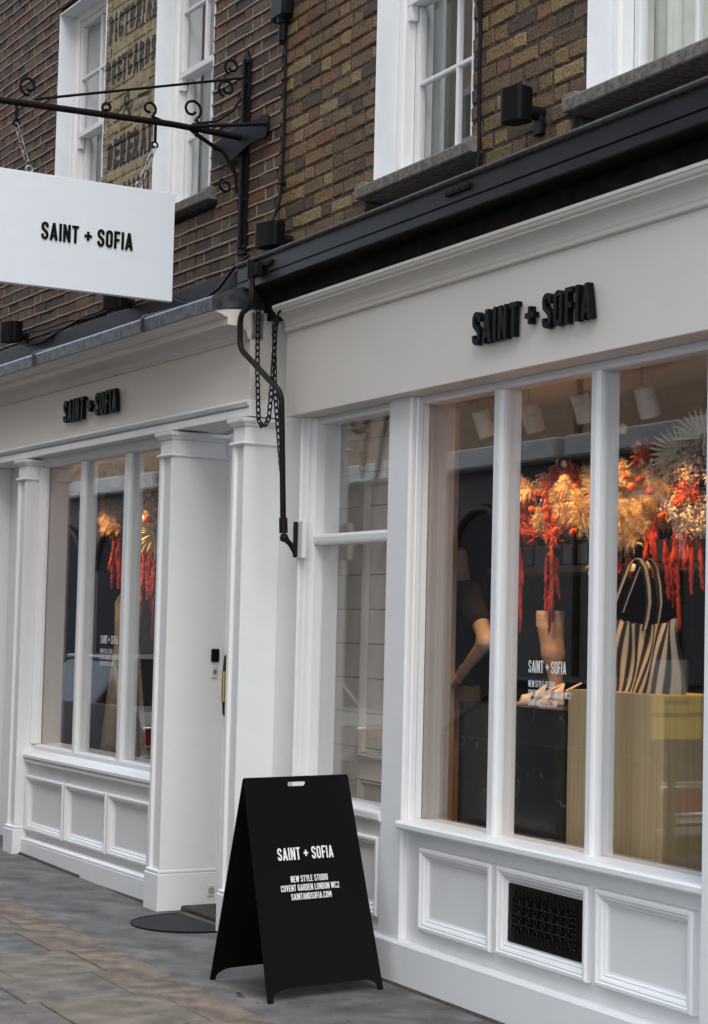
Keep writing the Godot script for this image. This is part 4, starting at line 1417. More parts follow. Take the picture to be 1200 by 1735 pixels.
func bracket_and_sign() -> void:
	var X := -0.54
	var s := thing("sign_bracket", "black wrought iron sign bracket with scrolls on the red brick wall", "bracket", Vector3(X, 3.93, 0.03), FL)
	var mb := MB.new()
	mb.prism(PackedVector2Array([Vector2(X - 0.052, 3.93), Vector2(X + 0.052, 3.93), Vector2(X + 0.052, 5.08), Vector2(X, 5.17), Vector2(X - 0.052, 5.08)]), 0.014, Transform3D(Basis.IDENTITY, Vector3(0, 0, 0.030)))
	mb.box(Vector3(X - 0.012, 3.96, 0.045), Vector3(X + 0.012, 5.10, 0.062), 0.003)
	for y in [3.97, 4.25, 4.95, 5.08]:
		mb.lathe([Vector2(0.016, 0), Vector2(0.013, 0.008), Vector2(0, 0.011)], 8, Transform3D(Basis(Vector3.RIGHT, Vector3.BACK, Vector3.UP), Vector3(X + 0.03, y, 0.044)))
	part(mb, "back_bar", M.black_iron, s)
	mb = MB.new()
	mb.prism(PackedVector2Array([Vector2(-0.90, 4.555), Vector2(-0.66, 4.50), Vector2(-0.42, 4.555), Vector2(-0.20, 4.555), Vector2(-0.165, 4.60), Vector2(-0.165, 4.67), Vector2(-0.20, 4.69), Vector2(-0.42, 4.685), Vector2(-0.54, 4.70), Vector2(-0.90, 4.66)]), 0.012, Transform3D(Basis.IDENTITY, Vector3(0, 0, 0.063)))
	for x in [-0.20, -0.86]:
		mb.lathe([Vector2(0.018, 0), Vector2(0.014, 0.010), Vector2(0, 0.013)], 8, Transform3D(Basis(Vector3.RIGHT, Vector3.BACK, Vector3.UP), Vector3(x, 4.63, 0.075)))
	part(mb, "cross_plate", M.black_iron, s)
	# arm, and the stays that brace it sideways
	mb = MB.new()
	mb.tube([Vector3(X, 4.625, 0.06), Vector3(X, 4.636, 0.5), Vector3(X, 4.620, 1.1), Vector3(X, 4.602, 1.75)], 0.019, 10)
	mb.lathe([Vector2(0, 0.02), Vector2(0.022, 0.012), Vector2(0.024, 0), Vector2(0.02, -0.02)], 10, Transform3D(Basis(Vector3.RIGHT, Vector3.BACK, Vector3.UP), Vector3(X, 4.602, 1.76)))
	part(mb, "arm", M.black_iron, s)
	for e in [-0.86, -0.20]:
		mb = MB.new()
		mb.tube([Vector3(e, 4.63, 0.075), Vector3(X + signf(e - X) * 0.015, 4.637, 0.40), Vector3(X, 4.634, 0.52)], 0.012, 7)
		part(mb, "side_stay", M.black_iron, s)
	mb = MB.new()
	mb.tube([Vector3(X, 4.985, 0.06), Vector3(X, 4.645, 1.345)], 0.008, 7)
	part(mb, "tie_rod", M.black_iron, s)
	# scrolls lie in the plane of the arm: u runs out from the wall
	var u := Vector3(0, 0, 1)
	var v := Vector3.UP
	for q in [[1.385, 4.715, 0.055, -95.0, 300.0], [0.915, 4.668, 0.032, -110.0, 320.0], [0.655, 4.705, 0.045, 250.0, -110.0], [0.385, 4.745, 0.062, 250.0, -150.0]]:
		mb = MB.new()
		var sp := spiral(Vector3(X, q[1], q[0]), u, v, q[2], q[2] * 0.42, q[3], q[4], 30)
		if q[0] < 0.8:
			var sgn := -1.0
			var tail := [Vector3(X, 4.642, q[0] - 0.16), Vector3(X, 4.644, q[0] - 0.09)]
			sp = tail + sp
		mb.tube(sp, 0.0085, 7)
		part(mb, "scroll", M.black_iron, s)
	for q in [[0.135, 5.040, 0.050, -60.0, 330.0], [0.165, 4.905, 0.056, -70.0, 340.0], [0.155, 4.325, 0.044, 60.0, -330.0]]:
		mb = MB.new()
		mb.tube(spiral(Vector3(X, q[1], q[0]), u, v, q[2], q[2] * 0.4, q[3], q[4], 30), 0.0085, 7)
		part(mb, "scroll", M.black_iron, s)
	mb = MB.new()
	mb.tube([Vector3(X, 4.86, 0.07), Vector3(X, 4.78, 0.12), Vector3(X, 4.70, 0.22), Vector3(X, 4.655, 0.38)], 0.008, 7)
	mb.tube([Vector3(X, 4.29, 0.08), Vector3(X, 4.40, 0.09), Vector3(X, 4.52, 0.17), Vector3(X, 4.60, 0.36)], 0.011, 7)
	part(mb, "brace", M.black_iron, s)
	for z in [0.612, 1.448]:
		mb = MB.new()
		mb.tube([Vector3(X, 4.62, z), Vector3(X, 4.515, z)], 0.009, 7)
		mb.tube(arc3(Vector3(X, 4.498, z), 0.017), 0.006, 6, true)
		part(mb, "hanger", M.black_iron, s)
	# the board
	var b := thing("hanging_sign", "large white hanging sign board reading SAINT + SOFIA", "sign", Vector3(X, 3.595, 1.02), FL)
	mb = MB.new()
	mb.box(Vector3(X - 0.022, 3.597, 0.484), Vector3(X + 0.022, 4.228, 1.56), 0.0025)
	part(mb, "board", M.sign_white, b)
	# letters read from the right, along the street
	var T := Transform3D(Basis(Vector3(0, 0, -1), Vector3.UP, Vector3(1, 0, 0)), Vector3(X + 0.022, 3.862, 1.290))
	letters("SAINT + SOFIA", 0.098, 0.008, T, M.black_letter, b, "letter", 0.145, 0.095)
	for z in [0.703, 1.363]:
		mb = MB.new()
		mb.tube(arc3(Vector3(X, 4.246, z), 0.020), 0.0065, 7, true)
		part(mb, "eye_bolt", M.galv, b)
	chain("sign_chain", "galvanised chain on the inner end of the hanging sign, over the painted pier", [Vector3(X, 4.488, 0.612), Vector3(X, 4.254, 0.700)], FL, 0.062, 0.026, 0.0045, M.galv, "chains holding the hanging sign")
	chain("sign_chain", "galvanised chain on the outer end of the hanging sign, at the left edge", [Vector3(X, 4.488, 1.448), Vector3(X, 4.254, 1.366)], FL, 0.062, 0.026, 0.0045, M.galv, "chains holding the hanging sign")

func awning_arm() -> void:
	var s := thing("awning_bracket", "cranked black iron awning bracket hanging from the end of the black beam", "awning bracket", Vector3(0.0, 2.2, 0.0), FR)
	var mb := MB.new()
	mb.tube(bend([Vector3(-0.06, 3.775, 0.205), Vector3(-0.045, 3.545, 0.205), Vector3(-0.215, 3.515, 0.20), Vector3(-0.245, 3.325, 0.185), Vector3(0.225, 3.025, 0.135), Vector3(0.135, 2.30, 0.06)], 0.06), 0.0165, 10)
	part(mb, "rod", M.rust_pipe, s)
	mb = MB.new()
	mb.tube([Vector3(-0.062, 3.80, 0.205), Vector3(-0.058, 3.70, 0.205)], 0.028, 10)
	mb.box(Vector3(-0.04, 3.70, 0.172), Vector3(0.03, 3.775, 0.215), 0.006)
	part(mb, "top_pivot", M.black_iron, s)
	mb = MB.new()
	mb.tube([Vector3(0.140, 2.345, 0.064), Vector3(0.131, 2.262, 0.055)], 0.024, 10)
	mb.lathe([Vector2(0, -0.026), Vector2(0.019, -0.019), Vector2(0.026, 0), Vector2(0.019, 0.019), Vector2(0, 0.026)], 10, Transform3D(Basis.IDENTITY, Vector3(0.128, 2.236, 0.05)))
	mb.tube([Vector3(0.128, 2.236, 0.05), Vector3(0.112, 2.20, 0.0), Vector3(0.098, 2.15, -0.030)], [0.018, 0.015, 0.008], 8)
	mb.box(Vector3(0.085, 2.13, -0.045), Vector3(0.112, 2.33, -0.022), 0.006)
	part(mb, "lower_pivot", M.rust_pipe, s)
	mb = MB.new()
	mb.box(Vector3(0.090, 2.125, -0.075), Vector3(0.165, 2.335, -0.046), 0.004)
	part(mb, "packing_block", M.white, s)
	# loop of chain from the beam to a hook on the fascia
	var h := thing("fascia_hook", "small black iron hook screwed to the left end of the near fascia", "hook", Vector3(0.09, 3.45, 0.02), FR)
	mb = MB.new()
	mb.tube([Vector3(0.078, 3.505, 0.085), Vector3(0.078, 3.49, 0.10), Vector3(0.080, 3.45, 0.102), Vector3(0.074, 3.425, 0.102), Vector3(0.055, 3.418, 0.102), Vector3(0.040, 3.432, 0.102), Vector3(0.036, 3.448, 0.102)], 0.0075, 7)
	part(mb, "hook", M.black_iron, h)
	var lp := []
	for i in 31:
		var f := i / 30.0
		# hangs from the beam, turns low down and climbs to the hook
		var y := 0.0
		if f < 0.5:
			y = lerpf(3.60, 2.90, smoothstep(0.0, 1.0, f * 2.0) * 0.25 + f * 2.0 * 0.75)
		else:
			y = lerpf(2.90, 3.425, (f - 0.5) * 2.0 * 0.75 + pow((f - 0.5) * 2.0, 2.0) * 0.25)
		var x := lerpf(-0.205, 0.055, smoothstep(0.12, 0.88, f))
		lp.append(Vector3(x, y, lerpf(0.10, 0.100, f)))
	var low := []
	for i in 9:
		var a := PI + PI * i / 8.0
		low.append(Vector3(-0.075 + 0.075 * cos(a), 2.945 + 0.075 * sin(a), 0.10))
	var path := [Vector3(-0.195, 3.60, 0.10), Vector3(-0.180, 3.2, 0.10)] + low + [Vector3(0.025, 3.12, 0.10), Vector3(0.052, 3.425, 0.10)]
	chain("awning_chain", "slack loop of black chain between the beam and the fascia hook", path, FR, 0.046, 0.026, 0.0045, M.rust_pipe, "awning chains")
	chain("awning_chain", "black chain hanging straight down from the fascia hook behind the awning bracket", [Vector3(0.055, 3.43, 0.112), Vector3(0.066, 3.05, 0.10), Vector3(0.075, 2.60, 0.05)], FR, 0.046, 0.026, 0.0045, M.rust_pipe, "awning chains")

func floodlights() -> void:
	var rows := [[FR, Vector3(0.03, 3.862, 0.02), 0.19, 0.135, "black wall floodlight above the left end of the black beam", -0.1],
		[FR, Vector3(2.585, 3.975, 0.02), 0.130, 0.150, "black wall floodlight on the yellow brick right of the sash window", 0.0],
		[FL, Vector3(-2.20, 3.820, 0.02), 0.20, 0.125, "black wall floodlight peeping out below the hanging sign", 0.0],
		[FL, Vector3(-4.23, 3.845, 0.02), 0.20, 0.15, "black wall floodlight at the left edge above the lead flashing", 0.0]]
	for r in rows:
		var F: Transform3D = r[0]
		var p: Vector3 = r[1]
		var w: float = r[2]
		var h: float = r[3]
		var s := thing("floodlight", r[4], "floodlight", p, F, "wall floodlights")
		var mb := MB.new()
		var T := Transform3D(Basis(Vector3.UP, 0.25), p + Vector3(0.02, h * 0.5, 0.130))
		var sec := []
		for i in 24:
			var a := TAU * i / 24.0
			var e := Vector2(absf(cos(a)) ** 0.45 * signf(cos(a)), absf(sin(a)) ** 0.45 * signf(sin(a)))
			sec.append(Vector2(e.x * w * 0.5, e.y * 0.05))
		mb.prism(PackedVector2Array(sec), h, T * Transform3D(Basis(Vector3(1, 0, 0), Vector3(0, 0, 1), Vector3(0, 1, 0)), Vector3(0, -h * 0.5, 0)))
		part(mb, "housing", M.flood, s)
		mb = MB.new()
		mb.tube([p + Vector3(0.03, h * 0.35, 0.0), p + Vector3(0.03, h * 0.35, 0.09)], 0.032, 10)
		mb.box(p + Vector3(0.0, -0.045, 0.0), p + Vector3(0.06, h * 0.30, 0.03), 0.006)
		part(mb, "wall_mount", M.flood, s)

func cables() -> void:
	var t := thing("cable", "black cable clipped down the joint between the two brick buildings", "cable", Vector3(-0.02, 4.0, 0.04), FR, "wall cables")
	var mb := MB.new()
	mb.tube([Vector3(-0.045, 6.4, 0.04), Vector3(-0.05, 5.3, 0.04), Vector3(-0.03, 5.0, 0.045), Vector3(-0.035, 4.6, 0.04), Vector3(-0.04, 4.25, 0.042), Vector3(-0.055, 4.15, 0.05), Vector3(-0.04, 4.05, 0.09), Vector3(-0.03, 3.99, 0.12)], 0.0095, 7)
	part(mb, "wire", M.cable, t)
	for y in [4.25, 4.85]:
		mb = MB.new()
		mb.box(Vector3(-0.062, y, 0.022), Vector3(-0.022, y + 0.018, 0.056), 0.004)
		part(mb, "clip", M.cable, t)
	t = thing("cable_joint", "black cable joint box at the top of the brick joint", "junction box", Vector3(-0.06, 5.1, 0.04), FR)
	mb = MB.new()
	mb.box(Vector3(-0.15, 5.20, 0.025), Vector3(0.03, 5.42, 0.10), 0.02)
	mb.lathe([Vector2(0.035, 0.0), Vector2(0.035, -0.03), Vector2(0.026, -0.04), Vector2(0.026, -0.13), Vector2(0.016, -0.15), Vector2(0, -0.15)], 10, Transform3D(Basis.IDENTITY, Vector3(-0.045, 5.21, 0.06)))
	part(mb, "housing", M.flood, t)
	t = thing("cable", "black cable running down the brick beside the near sash window", "cable", Vector3(2.10, 3.9, 0.04), FR, "wall cables")
	mb = MB.new()
	mb.tube([Vector3(2.10, 6.3, 0.036), Vector3(2.085, 4.9, 0.036), Vector3(2.10, 4.55, 0.038), Vector3(2.095, 4.25, 0.036), Vector3(2.11, 4.0, 0.036), Vector3(2.115, 3.88, 0.05)], 0.0095, 7)
	mb.tube([Vector3(2.06, 6.3, 0.034), Vector3(2.06, 4.75, 0.034), Vector3(2.09, 4.52, 0.034)], 0.006, 6)
	part(mb, "wire", M.cable, t)
	t = thing("cable", "grey cable sagging below the hanging sign towards the beam end", "cable", Vector3(-0.9, 3.75, 0.08), FL, "wall cables")
	mb = MB.new()
	mb.tube([Vector3(-1.75, 3.83, 0.08), Vector3(-1.45, 3.80, 0.09), Vector3(-1.2, 3.725, 0.10), Vector3(-0.95, 3.70, 0.10), Vector3(-0.72, 3.75, 0.09), Vector3(-0.55, 3.86, 0.07), Vector3(-0.42, 3.90, 0.05)], 0.009, 7)
	part(mb, "wire", M.cable, t)
	t = thing("cable", "black cables looping along the brick between the two floodlights at left", "cable", Vector3(-3.2, 3.85, 0.05), FL, "wall cables")
	mb = MB.new()
	mb.tube([Vector3(-4.36, 3.90, 0.07), Vector3(-4.0, 3.80, 0.09), Vector3(-3.7, 3.79, 0.085), Vector3(-3.4, 3.85, 0.05), Vector3(-3.0, 3.885, 0.045), Vector3(-2.7, 3.885, 0.045), Vector3(-2.35, 3.90, 0.06)], 0.010, 7)
	mb.tube([Vector3(-4.36, 3.93, 0.05), Vector3(-3.8, 3.90, 0.04), Vector3(-3.3, 3.90, 0.04), Vector3(-2.9, 3.865, 0.05), Vector3(-2.4, 3.87, 0.05)], 0.007, 6)
	part(mb, "wire", M.cable, t)

func sandwich_board() -> void:
	var s := thing("sandwich_board", "black metal A-board with white shop lettering standing on the pavement", "sandwich board", Vector3(1.13, 0, 0.41), FR)
	# d runs along the board's width, from the street side to the wall side
	var d := Vector3(-0.185, 0, -0.983).normalized()
	var n := Vector3(0.983, 0, -0.185)
	var apex := Vector3(1.135, 1.008, 0.425)
	var wid := 0.645
	for k in 2:
		var foot := Vector3(1.452, 0, 0.403) if k == 0 else Vector3(0.810, 0, 0.425)
		var mid_top := apex + (n * 0.004 if k == 0 else -n * 0.004)
		var up := (mid_top - foot)
		var hgt := up.length()
		up = up.normalized()
		var out := (d.cross(up)).normalized() * (1.0 if d.cross(up).dot(n) > 0 else -1.0)
		if k == 1:
			out = -out
		# outline with the arched cut-out between its feet
		var o := []
		var hw := wid * 0.5
		var hr := hw + 0.040
		o.append(Vector2(-hw, 0))
		o.append(Vector2(-hw + 0.030, 0))
		for i in 9:
			var a := deg_to_rad(180.0 - 90.0 * i / 8.0)
			o.append(Vector2(-hw + 0.115 + 0.085 * cos(a), 0.016 + 0.042 * sin(a)))
		for i in 9:
			var a := deg_to_rad(90.0 - 90.0 * i / 8.0)
			o.append(Vector2(hr - 0.115 + 0.085 * cos(a), 0.016 + 0.042 * sin(a)))
		o.append(Vector2(hr - 0.030, 0))
		o.append(Vector2(hr, 0))
		o.append(Vector2(hw * 0.985, hgt))
		o.append(Vector2(0.052, hgt))
		# grip slot, open to the outline by a hairline so that it stays one polygon
		var slot := []
		for i in 7:
			var a := deg_to_rad(90.0 - 180.0 * i / 6.0)
			slot.append(Vector2(0.048 + 0.013 * cos(a), hgt - 0.032 + 0.013 * sin(a)))
		for i in 7:
			var a := deg_to_rad(270.0 - 180.0 * i / 6.0)
			slot.append(Vector2(-0.048 + 0.013 * cos(a), hgt - 0.032 + 0.013 * sin(a)))
		o.append_array(slot)
		o.append(Vector2(0.0470, hgt - 0.019))
		o.append(Vector2(0.0510, hgt))
		o.append(Vector2(-hw * 0.985, hgt))
		var T := Transform3D(Basis(d, up, out), foot)
		var mb := MB.new()
		mb.prism(PackedVector2Array(o), -0.008, T)
		var p := part(mb, "front_panel" if k == 0 else "back_panel", M.black_board, s)
		if k == 0:
			var cap := 0.060
			var w := text_width("SAINT + SOFIA", 0.140, 0.095) * cap
			letters("SAINT + SOFIA", cap, 0.0006, T * Transform3D(Basis.IDENTITY, Vector3(-w * 0.5 - 0.004, 0.655, 0.0006)), M.white_print, p, "letter", 0.140, 0.095)
			var y := 0.548
			for l in ["NEW STYLE STUDIO", "COVENT GARDEN LONDON WC2", "SAINTANDSOFIA.COM"]:
				var lw := text_width(l, 0.135, 0.088) * 0.0305
				mb = MB.new()
				joined_text(l, 0.0305, 0.0006, T * Transform3D(Basis.IDENTITY, Vector3(-lw * 0.5, y, 0.0006)), mb, 0.135, 0.088)
				part(mb, "text_line", M.white_print, p)
				y -= 0.042
	var mb := MB.new()
	mb.tube([apex + d * 0.312, apex - d * 0.312], 0.007, 8)
	part(mb, "hinge", M.black_iron, s)
	for e in [-0.3225, 0.3225]:
		pass

func ground_things() -> void:
	var s := thing("doormat", "half-round black doormat in front of the recessed doorway", "doormat", Vector3(-0.85, 0, 0.2), FL)
	var o := []
	for i in 25:
		var a := PI * i / 24.0
		o.append(Vector2(-0.76 + 0.345 * cos(a), 0.05 + 0.435 * pow(sin(a), 0.8)))
	var mb := MB.new()
	mb.prism(PackedVector2Array(o), 0.007, Transform3D(Basis(Vector3(1, 0, 0), Vector3(0, 0, 1), Vector3(0, 1, 0)), Vector3(0, 0.001, 0)))
	part(mb, "pile", M.mat_rubber, s)
	mb = MB.new()
	var rim := []
	for q in o:
		rim.append(Vector3(q.x, 0.005, q.y))
	mb.tube(rim, 0.006, 6)
	part(mb, "rim", M.black_iron, s)
	# dry leaves
	rng.seed = 12
	var leaf := mat(lin(0.17, 0.06, 0.022), 0.9)
	for q in [[Vector3(1.30, 0.004, 0.77), "curled orange dry leaf beside the A-board's street foot", 0.028]]:
		var t := thing("dry_leaf", q[1], "leaf", q[0], FR, "dry leaves on the pavement")
		mb = MB.new()
		var c: Vector3 = q[0]
		var r: float = q[2]
		for i in 10:
			var a0 := TAU * i / 10.0
			var a1 := TAU * (i + 1) / 10.0
			var p0 := c + Vector3(cos(a0) * r * (1.0 + 0.3 * sin(3 * a0)), 0.006 + 0.016 * absf(sin(a0 * 1.5)), sin(a0) * r * 0.7)
			var p1 := c + Vector3(cos(a1) * r * (1.0 + 0.3 * sin(3 * a1)), 0.006 + 0.016 * absf(sin(a1 * 1.5)), sin(a1) * r * 0.7)
			mb.tri(c + Vector3(0, 0.005, 0), p0, p1, Vector3.UP)
		mb.tube([c + Vector3(r, 0.006, 0), c + Vector3(r * 1.9, 0.012, 0.006)], 0.0012, 5)
		part(mb, "blade", leaf, t)

# ---------------------------------------------------------------- bodies: tapered bones joined smoothly and meshed as surface nets
func body(bones: Array, cell: float, blend: float) -> MB:
	var lo := Vector3.ONE * 1e9
	var hi := -lo
	for b in bones:
		for e in 2:
			var p: Vector3 = b[e]
			var r: float = b[2 + e]
			lo = lo.min(p - Vector3.ONE * (r + cell * 2 + blend))
			hi = hi.max(p + Vector3.ONE * (r + cell * 2 + blend))
	var nx := int((hi.x - lo.x) / cell) + 2
	var ny := int((hi.y - lo.y) / cell) + 2
	var nz := int((hi.z - lo.z) / cell) + 2
	var d := PackedFloat32Array()
	d.resize(nx * ny * nz)
	d.fill(1.0)
	for b in bones:
		var a: Vector3 = b[0]
		var c: Vector3 = b[1]
		var ra: float = b[2]
		var rb: float = b[3]
		var flat: Vector3 = b[4] if b.size() > 4 else Vector3.ONE
		var ab := c - a
		var l2 := maxf(ab.length_squared(), 1e-9)
		var m := maxf(ra, rb) + blend + cell * 2
		var q0 := ((a.min(c) - Vector3.ONE * m - lo) / cell)
		var q1 := ((a.max(c) + Vector3.ONE * m - lo) / cell)
		for k in range(maxi(0, int(q0.z)), mini(nz, int(q1.z) + 1)):
			for j in range(maxi(0, int(q0.y)), mini(ny, int(q1.y) + 1)):
				for i in range(maxi(0, int(q0.x)), mini(nx, int(q1.x) + 1)):
					var p := lo + Vector3(i, j, k) * cell
					var t := clampf((p - a).dot(ab) / l2, 0, 1)
					var v := (p - a - ab * t) * flat
					var e := v.length() - lerpf(ra, rb, t)
					var at := (k * ny + j) * nx + i
					var o := d[at]
					var h := maxf(blend - absf(o - e), 0.0) / blend
					d[at] = minf(o, e) - h * h * blend * 0.25
	var verts := {}
	var pos := []
	for k in nz - 1:
		for j in ny - 1:
			for i in nx - 1:
				var neg := 0
				var sum := Vector3.ZERO
				var cnt := 0
				var vals := []
				for c in 8:
					var q := d[((k + (c >> 2)) * ny + j + ((c >> 1) & 1)) * nx + i + (c & 1)]
					vals.append(q)
					if q < 0.0:
						neg += 1
				if neg == 0 or neg == 8:
					continue
				for e in [[0, 1], [2, 3], [4, 5], [6, 7], [0, 2], [1, 3], [4, 6], [5, 7], [0, 4], [1, 5], [2, 6], [3, 7]]:
					var va: float = vals[e[0]]
					var vb: float = vals[e[1]]
					if (va < 0.0) != (vb < 0.0):
						var t := va / (va - vb)
						var pa := Vector3(e[0] & 1, (e[0] >> 1) & 1, e[0] >> 2)
						var pb := Vector3(e[1] & 1, (e[1] >> 1) & 1, e[1] >> 2)
						sum += pa.lerp(pb, t)
						cnt += 1
				verts[(k * ny + j) * nx + i] = pos.size()
				pos.append(lo + (Vector3(i, j, k) + sum / cnt) * cell)
	var grad := func(p: Vector3) -> Vector3:
		var g := (p - lo) / cell
		var i := clampi(int(round(g.x)), 1, nx - 2)
		var j := clampi(int(round(g.y)), 1, ny - 2)
		var k := clampi(int(round(g.z)), 1, nz - 2)
		var at := (k * ny + j) * nx + i
		return Vector3(d[at + 1] - d[at - 1], d[at + nx] - d[at - nx], d[at + nx * ny] - d[at - nx * ny]).normalized()
	var nor := []
	for p in pos:
		nor.append(grad.call(p))
	var mb := MB.new()
	for k in range(1, nz - 1):
		for j in range(1, ny - 1):
			for i in range(1, nx - 1):
				var at := (k * ny + j) * nx + i
				for ax in 3:
					var step: int = [1, nx, nx * ny][ax]
					if (d[at] < 0.0) == (d[at + step] < 0.0):
						continue
					var u: int = [nx, nx * ny, 1][ax]
					var w: int = [nx * ny, 1, nx][ax]
					var q := [at, at - u, at - u - w, at - w]
					if not (verts.has(q[0]) and verts.has(q[1]) and verts.has(q[2]) and verts.has(q[3])):
						continue
					var a: int = verts[q[0]]
					var b: int = verts[q[1]]
					var c: int = verts[q[2]]
					var e: int = verts[q[3]]
					mb.tri_n(pos[a], pos[b], pos[c], nor[a], nor[b], nor[c])
					mb.tri_n(pos[a], pos[c], pos[e], nor[a], nor[c], nor[e])
	return mb

# ---------------------------------------------------------------- dried flowers
func rdir() -> Vector3:
	return Vector3(rng.randfn(), rng.randfn(), rng.randfn()).normalized()

func plume(p: Node3D, base: Vector3, dir: Vector3, length: float, spread: float, n: int, m: Material) -> void:
	var mb := MB.new()
	for i in n:
		var f := rng.randf()
		var a := base + dir * length * f
		var o := (rdir() + dir * 0.8 + Vector3(0, -0.35, 0)).normalized()
		var l := spread * (0.35 + 0.65 * sin(PI * clampf(f * 0.9 + 0.1, 0, 1))) * rng.randf_range(0.5, 1.0)
		var mid := a + o * l * 0.55
		var tip := a + o * l * 0.9 + Vector3(0, -0.22 * l, 0)
		var s := o.cross(rdir()).normalized() * 0.0011
		mb.quad(a - s, a + s, mid + s, mid - s, Vector3.BACK)
		mb.tri(mid - s, mid + s, tip, Vector3.BACK)
		for k in 2:
			var b := a.lerp(mid, rng.randf_range(0.3, 1.0))
			var t2 := b + (o + rdir() * 0.8).normalized() * l * 0.35
			mb.tri(b - s, b + s, t2, Vector3.BACK)
	part(mb, "pampas_plume", m, p)

func fan(p: Node3D, c: Vector3, dir: Vector3, nrm: Vector3, r: float, m: Material, k := 17) -> void:
	var mb := MB.new()
	var side := dir.cross(nrm).normalized()
	for i in k:
		var a := deg_to_rad(lerpf(-95, 95, float(i) / (k - 1)))
		var o := dir * cos(a) + side * sin(a)
		var l := r * rng.randf_range(0.85, 1.05)
		var w := o.cross(nrm).normalized() * r * 0.052
		var up := nrm * r * 0.03
		var a0 := c + o * r * 0.15
		var mid := c + o * l * 0.7 + nrm * rng.randf_range(-0.01, 0.01)
		var tip := c + o * l + nrm * rng.randf_range(-0.02, 0.02)
		mb.quad(a0 - w * 0.5, a0 + up, mid + up, mid - w, nrm)
		mb.quad(a0 + up, a0 + w * 0.5, mid + w, mid + up, nrm)
		mb.tri(mid - w, mid + up, tip, nrm)
		mb.tri(mid + up, mid + w, tip, nrm)
	mb.tube([c - dir * r * 0.5, c, c + dir * r * 0.2], 0.004, 5)
	part(mb, "palm_fan", m, p)

func strand(p: Node3D, top: Vector3, length: float, m: Material, rad := 0.013) -> void:
	var mb := MB.new()
	for s in 4:
		var q := top + Vector3(rng.randf_range(-0.022, 0.022), rng.randf_range(-0.05, 0.02), rng.randf_range(-0.022, 0.022))
		var l := length * (1.0 if s == 0 else rng.randf_range(0.35, 0.85))
		var k := int(l / 0.012)
		var pts := []
		var rr := []
		var drift := Vector3(rng.randf_range(-0.03, 0.03), 0, rng.randf_range(-0.03, 0.03))
		var ph := rng.randf_range(0, 6.0)
		for i in k:
			var f := float(i) / k
			pts.append(q + Vector3(0, -l * f, 0) + drift * f + Vector3(sin(f * 9.0 + ph), 0, cos(f * 7.0 + ph)) * 0.006 + Vector3(rng.randf_range(-0.003, 0.003), 0, rng.randf_range(-0.003, 0.003)))
			rr.append(rad * (0.25 + 0.75 * sin(PI * pow(1.0 - f, 0.7))) * rng.randf_range(0.45, 0.95) + 0.0008)
		if pts.size() > 2:
			mb.tube(pts, rr, 5)
			for i in pts.size():
				for e in 10:
					var o := (rdir() + Vector3(0, -0.5, 0)).normalized()
					var t: Vector3 = pts[i] + o * rr[i] * 0.7
					var w := o.cross(rdir()).normalized() * 0.0028
					mb.tri(t - w, t + w, t + (o + rdir() * 0.5).normalized() * rng.randf_range(0.005, 0.012), o)
	part(mb, "hanging_amaranth", m, p)

func tail(p: Node3D, c: Vector3, dir: Vector3, l: float, r: float, m: Material) -> void:
	var mb := MB.new()
	for i in 260:
		var f := rng.randf()
		var o := rdir()
		o = (o - dir * o.dot(dir)).normalized()
		var a := c + dir * l * (f - 0.5)
		var rr := r * sin(PI * clampf(f * 0.92 + 0.06, 0, 1))
		var s := dir.cross(o) * 0.0016
		mb.tri(a + o * rr * 0.3 - s, a + o * rr * 0.3 + s, a + (o + dir * 0.55).normalized() * rr * rng.randf_range(0.9, 1.25), o)
	var prof := []
	for i in 9:
		var f := i / 8.0
		prof.append(Vector2(r * 0.75 * sin(PI * f), l * (f - 0.5)))
	var x := dir.cross(Vector3(0.2, 0.3, 0.9)).normalized()
	mb.lathe(prof, 8, Transform3D(Basis(x, dir, x.cross(dir)), c))
	mb.tube([c - dir * l * 0.5, c - dir * l * 1.3 + Vector3(0, -0.03, -0.05)], 0.0016, 5)
	part(mb, "bunny_tail", m, p)

func cluster(p: Node3D, c: Vector3, r: Vector3, n: int, size: float, m: Material, called := "dried_blossom") -> void:
	var mb := MB.new()
	for i in n:
		var o := rdir()
		var q := c + o * r * pow(rng.randf(), 0.4)
		var u := rdir()
		var v := u.cross(o + rdir() * 0.6).normalized()
		var s := size * rng.randf_range(0.5, 1.1)
		var w := u.cross(v) * s * 0.3
		mb.tri(q, q + u * s + w, q + (u + v).normalized() * s, o)
		mb.tri(q, q + (u + v).normalized() * s, q + v * s + w, o)
	part(mb, called, m, p)

func spray(p: Node3D, c: Vector3, r: float, n: int, m: Material) -> void:
	var mb := MB.new()
	for i in n:
		var o := (rdir() + Vector3(-0.3, 0.1, 0.3)).normalized()
		var tip := c + o * r * rng.randf_range(0.5, 1.0)
		var mid := c.lerp(tip, 0.5) + rdir() * r * 0.12
		mb.tube([c + rdir() * r * 0.15, mid, tip], 0.0016, 4)
		for k in 8:
			var q := mid.lerp(tip, rng.randf())
			var e := rdir()
			var w := e.cross(rdir()).normalized() * 0.003
			mb.tri(q - w, q + w, q + e * 0.016, e)
	part(mb, "coral_spray", m, p)

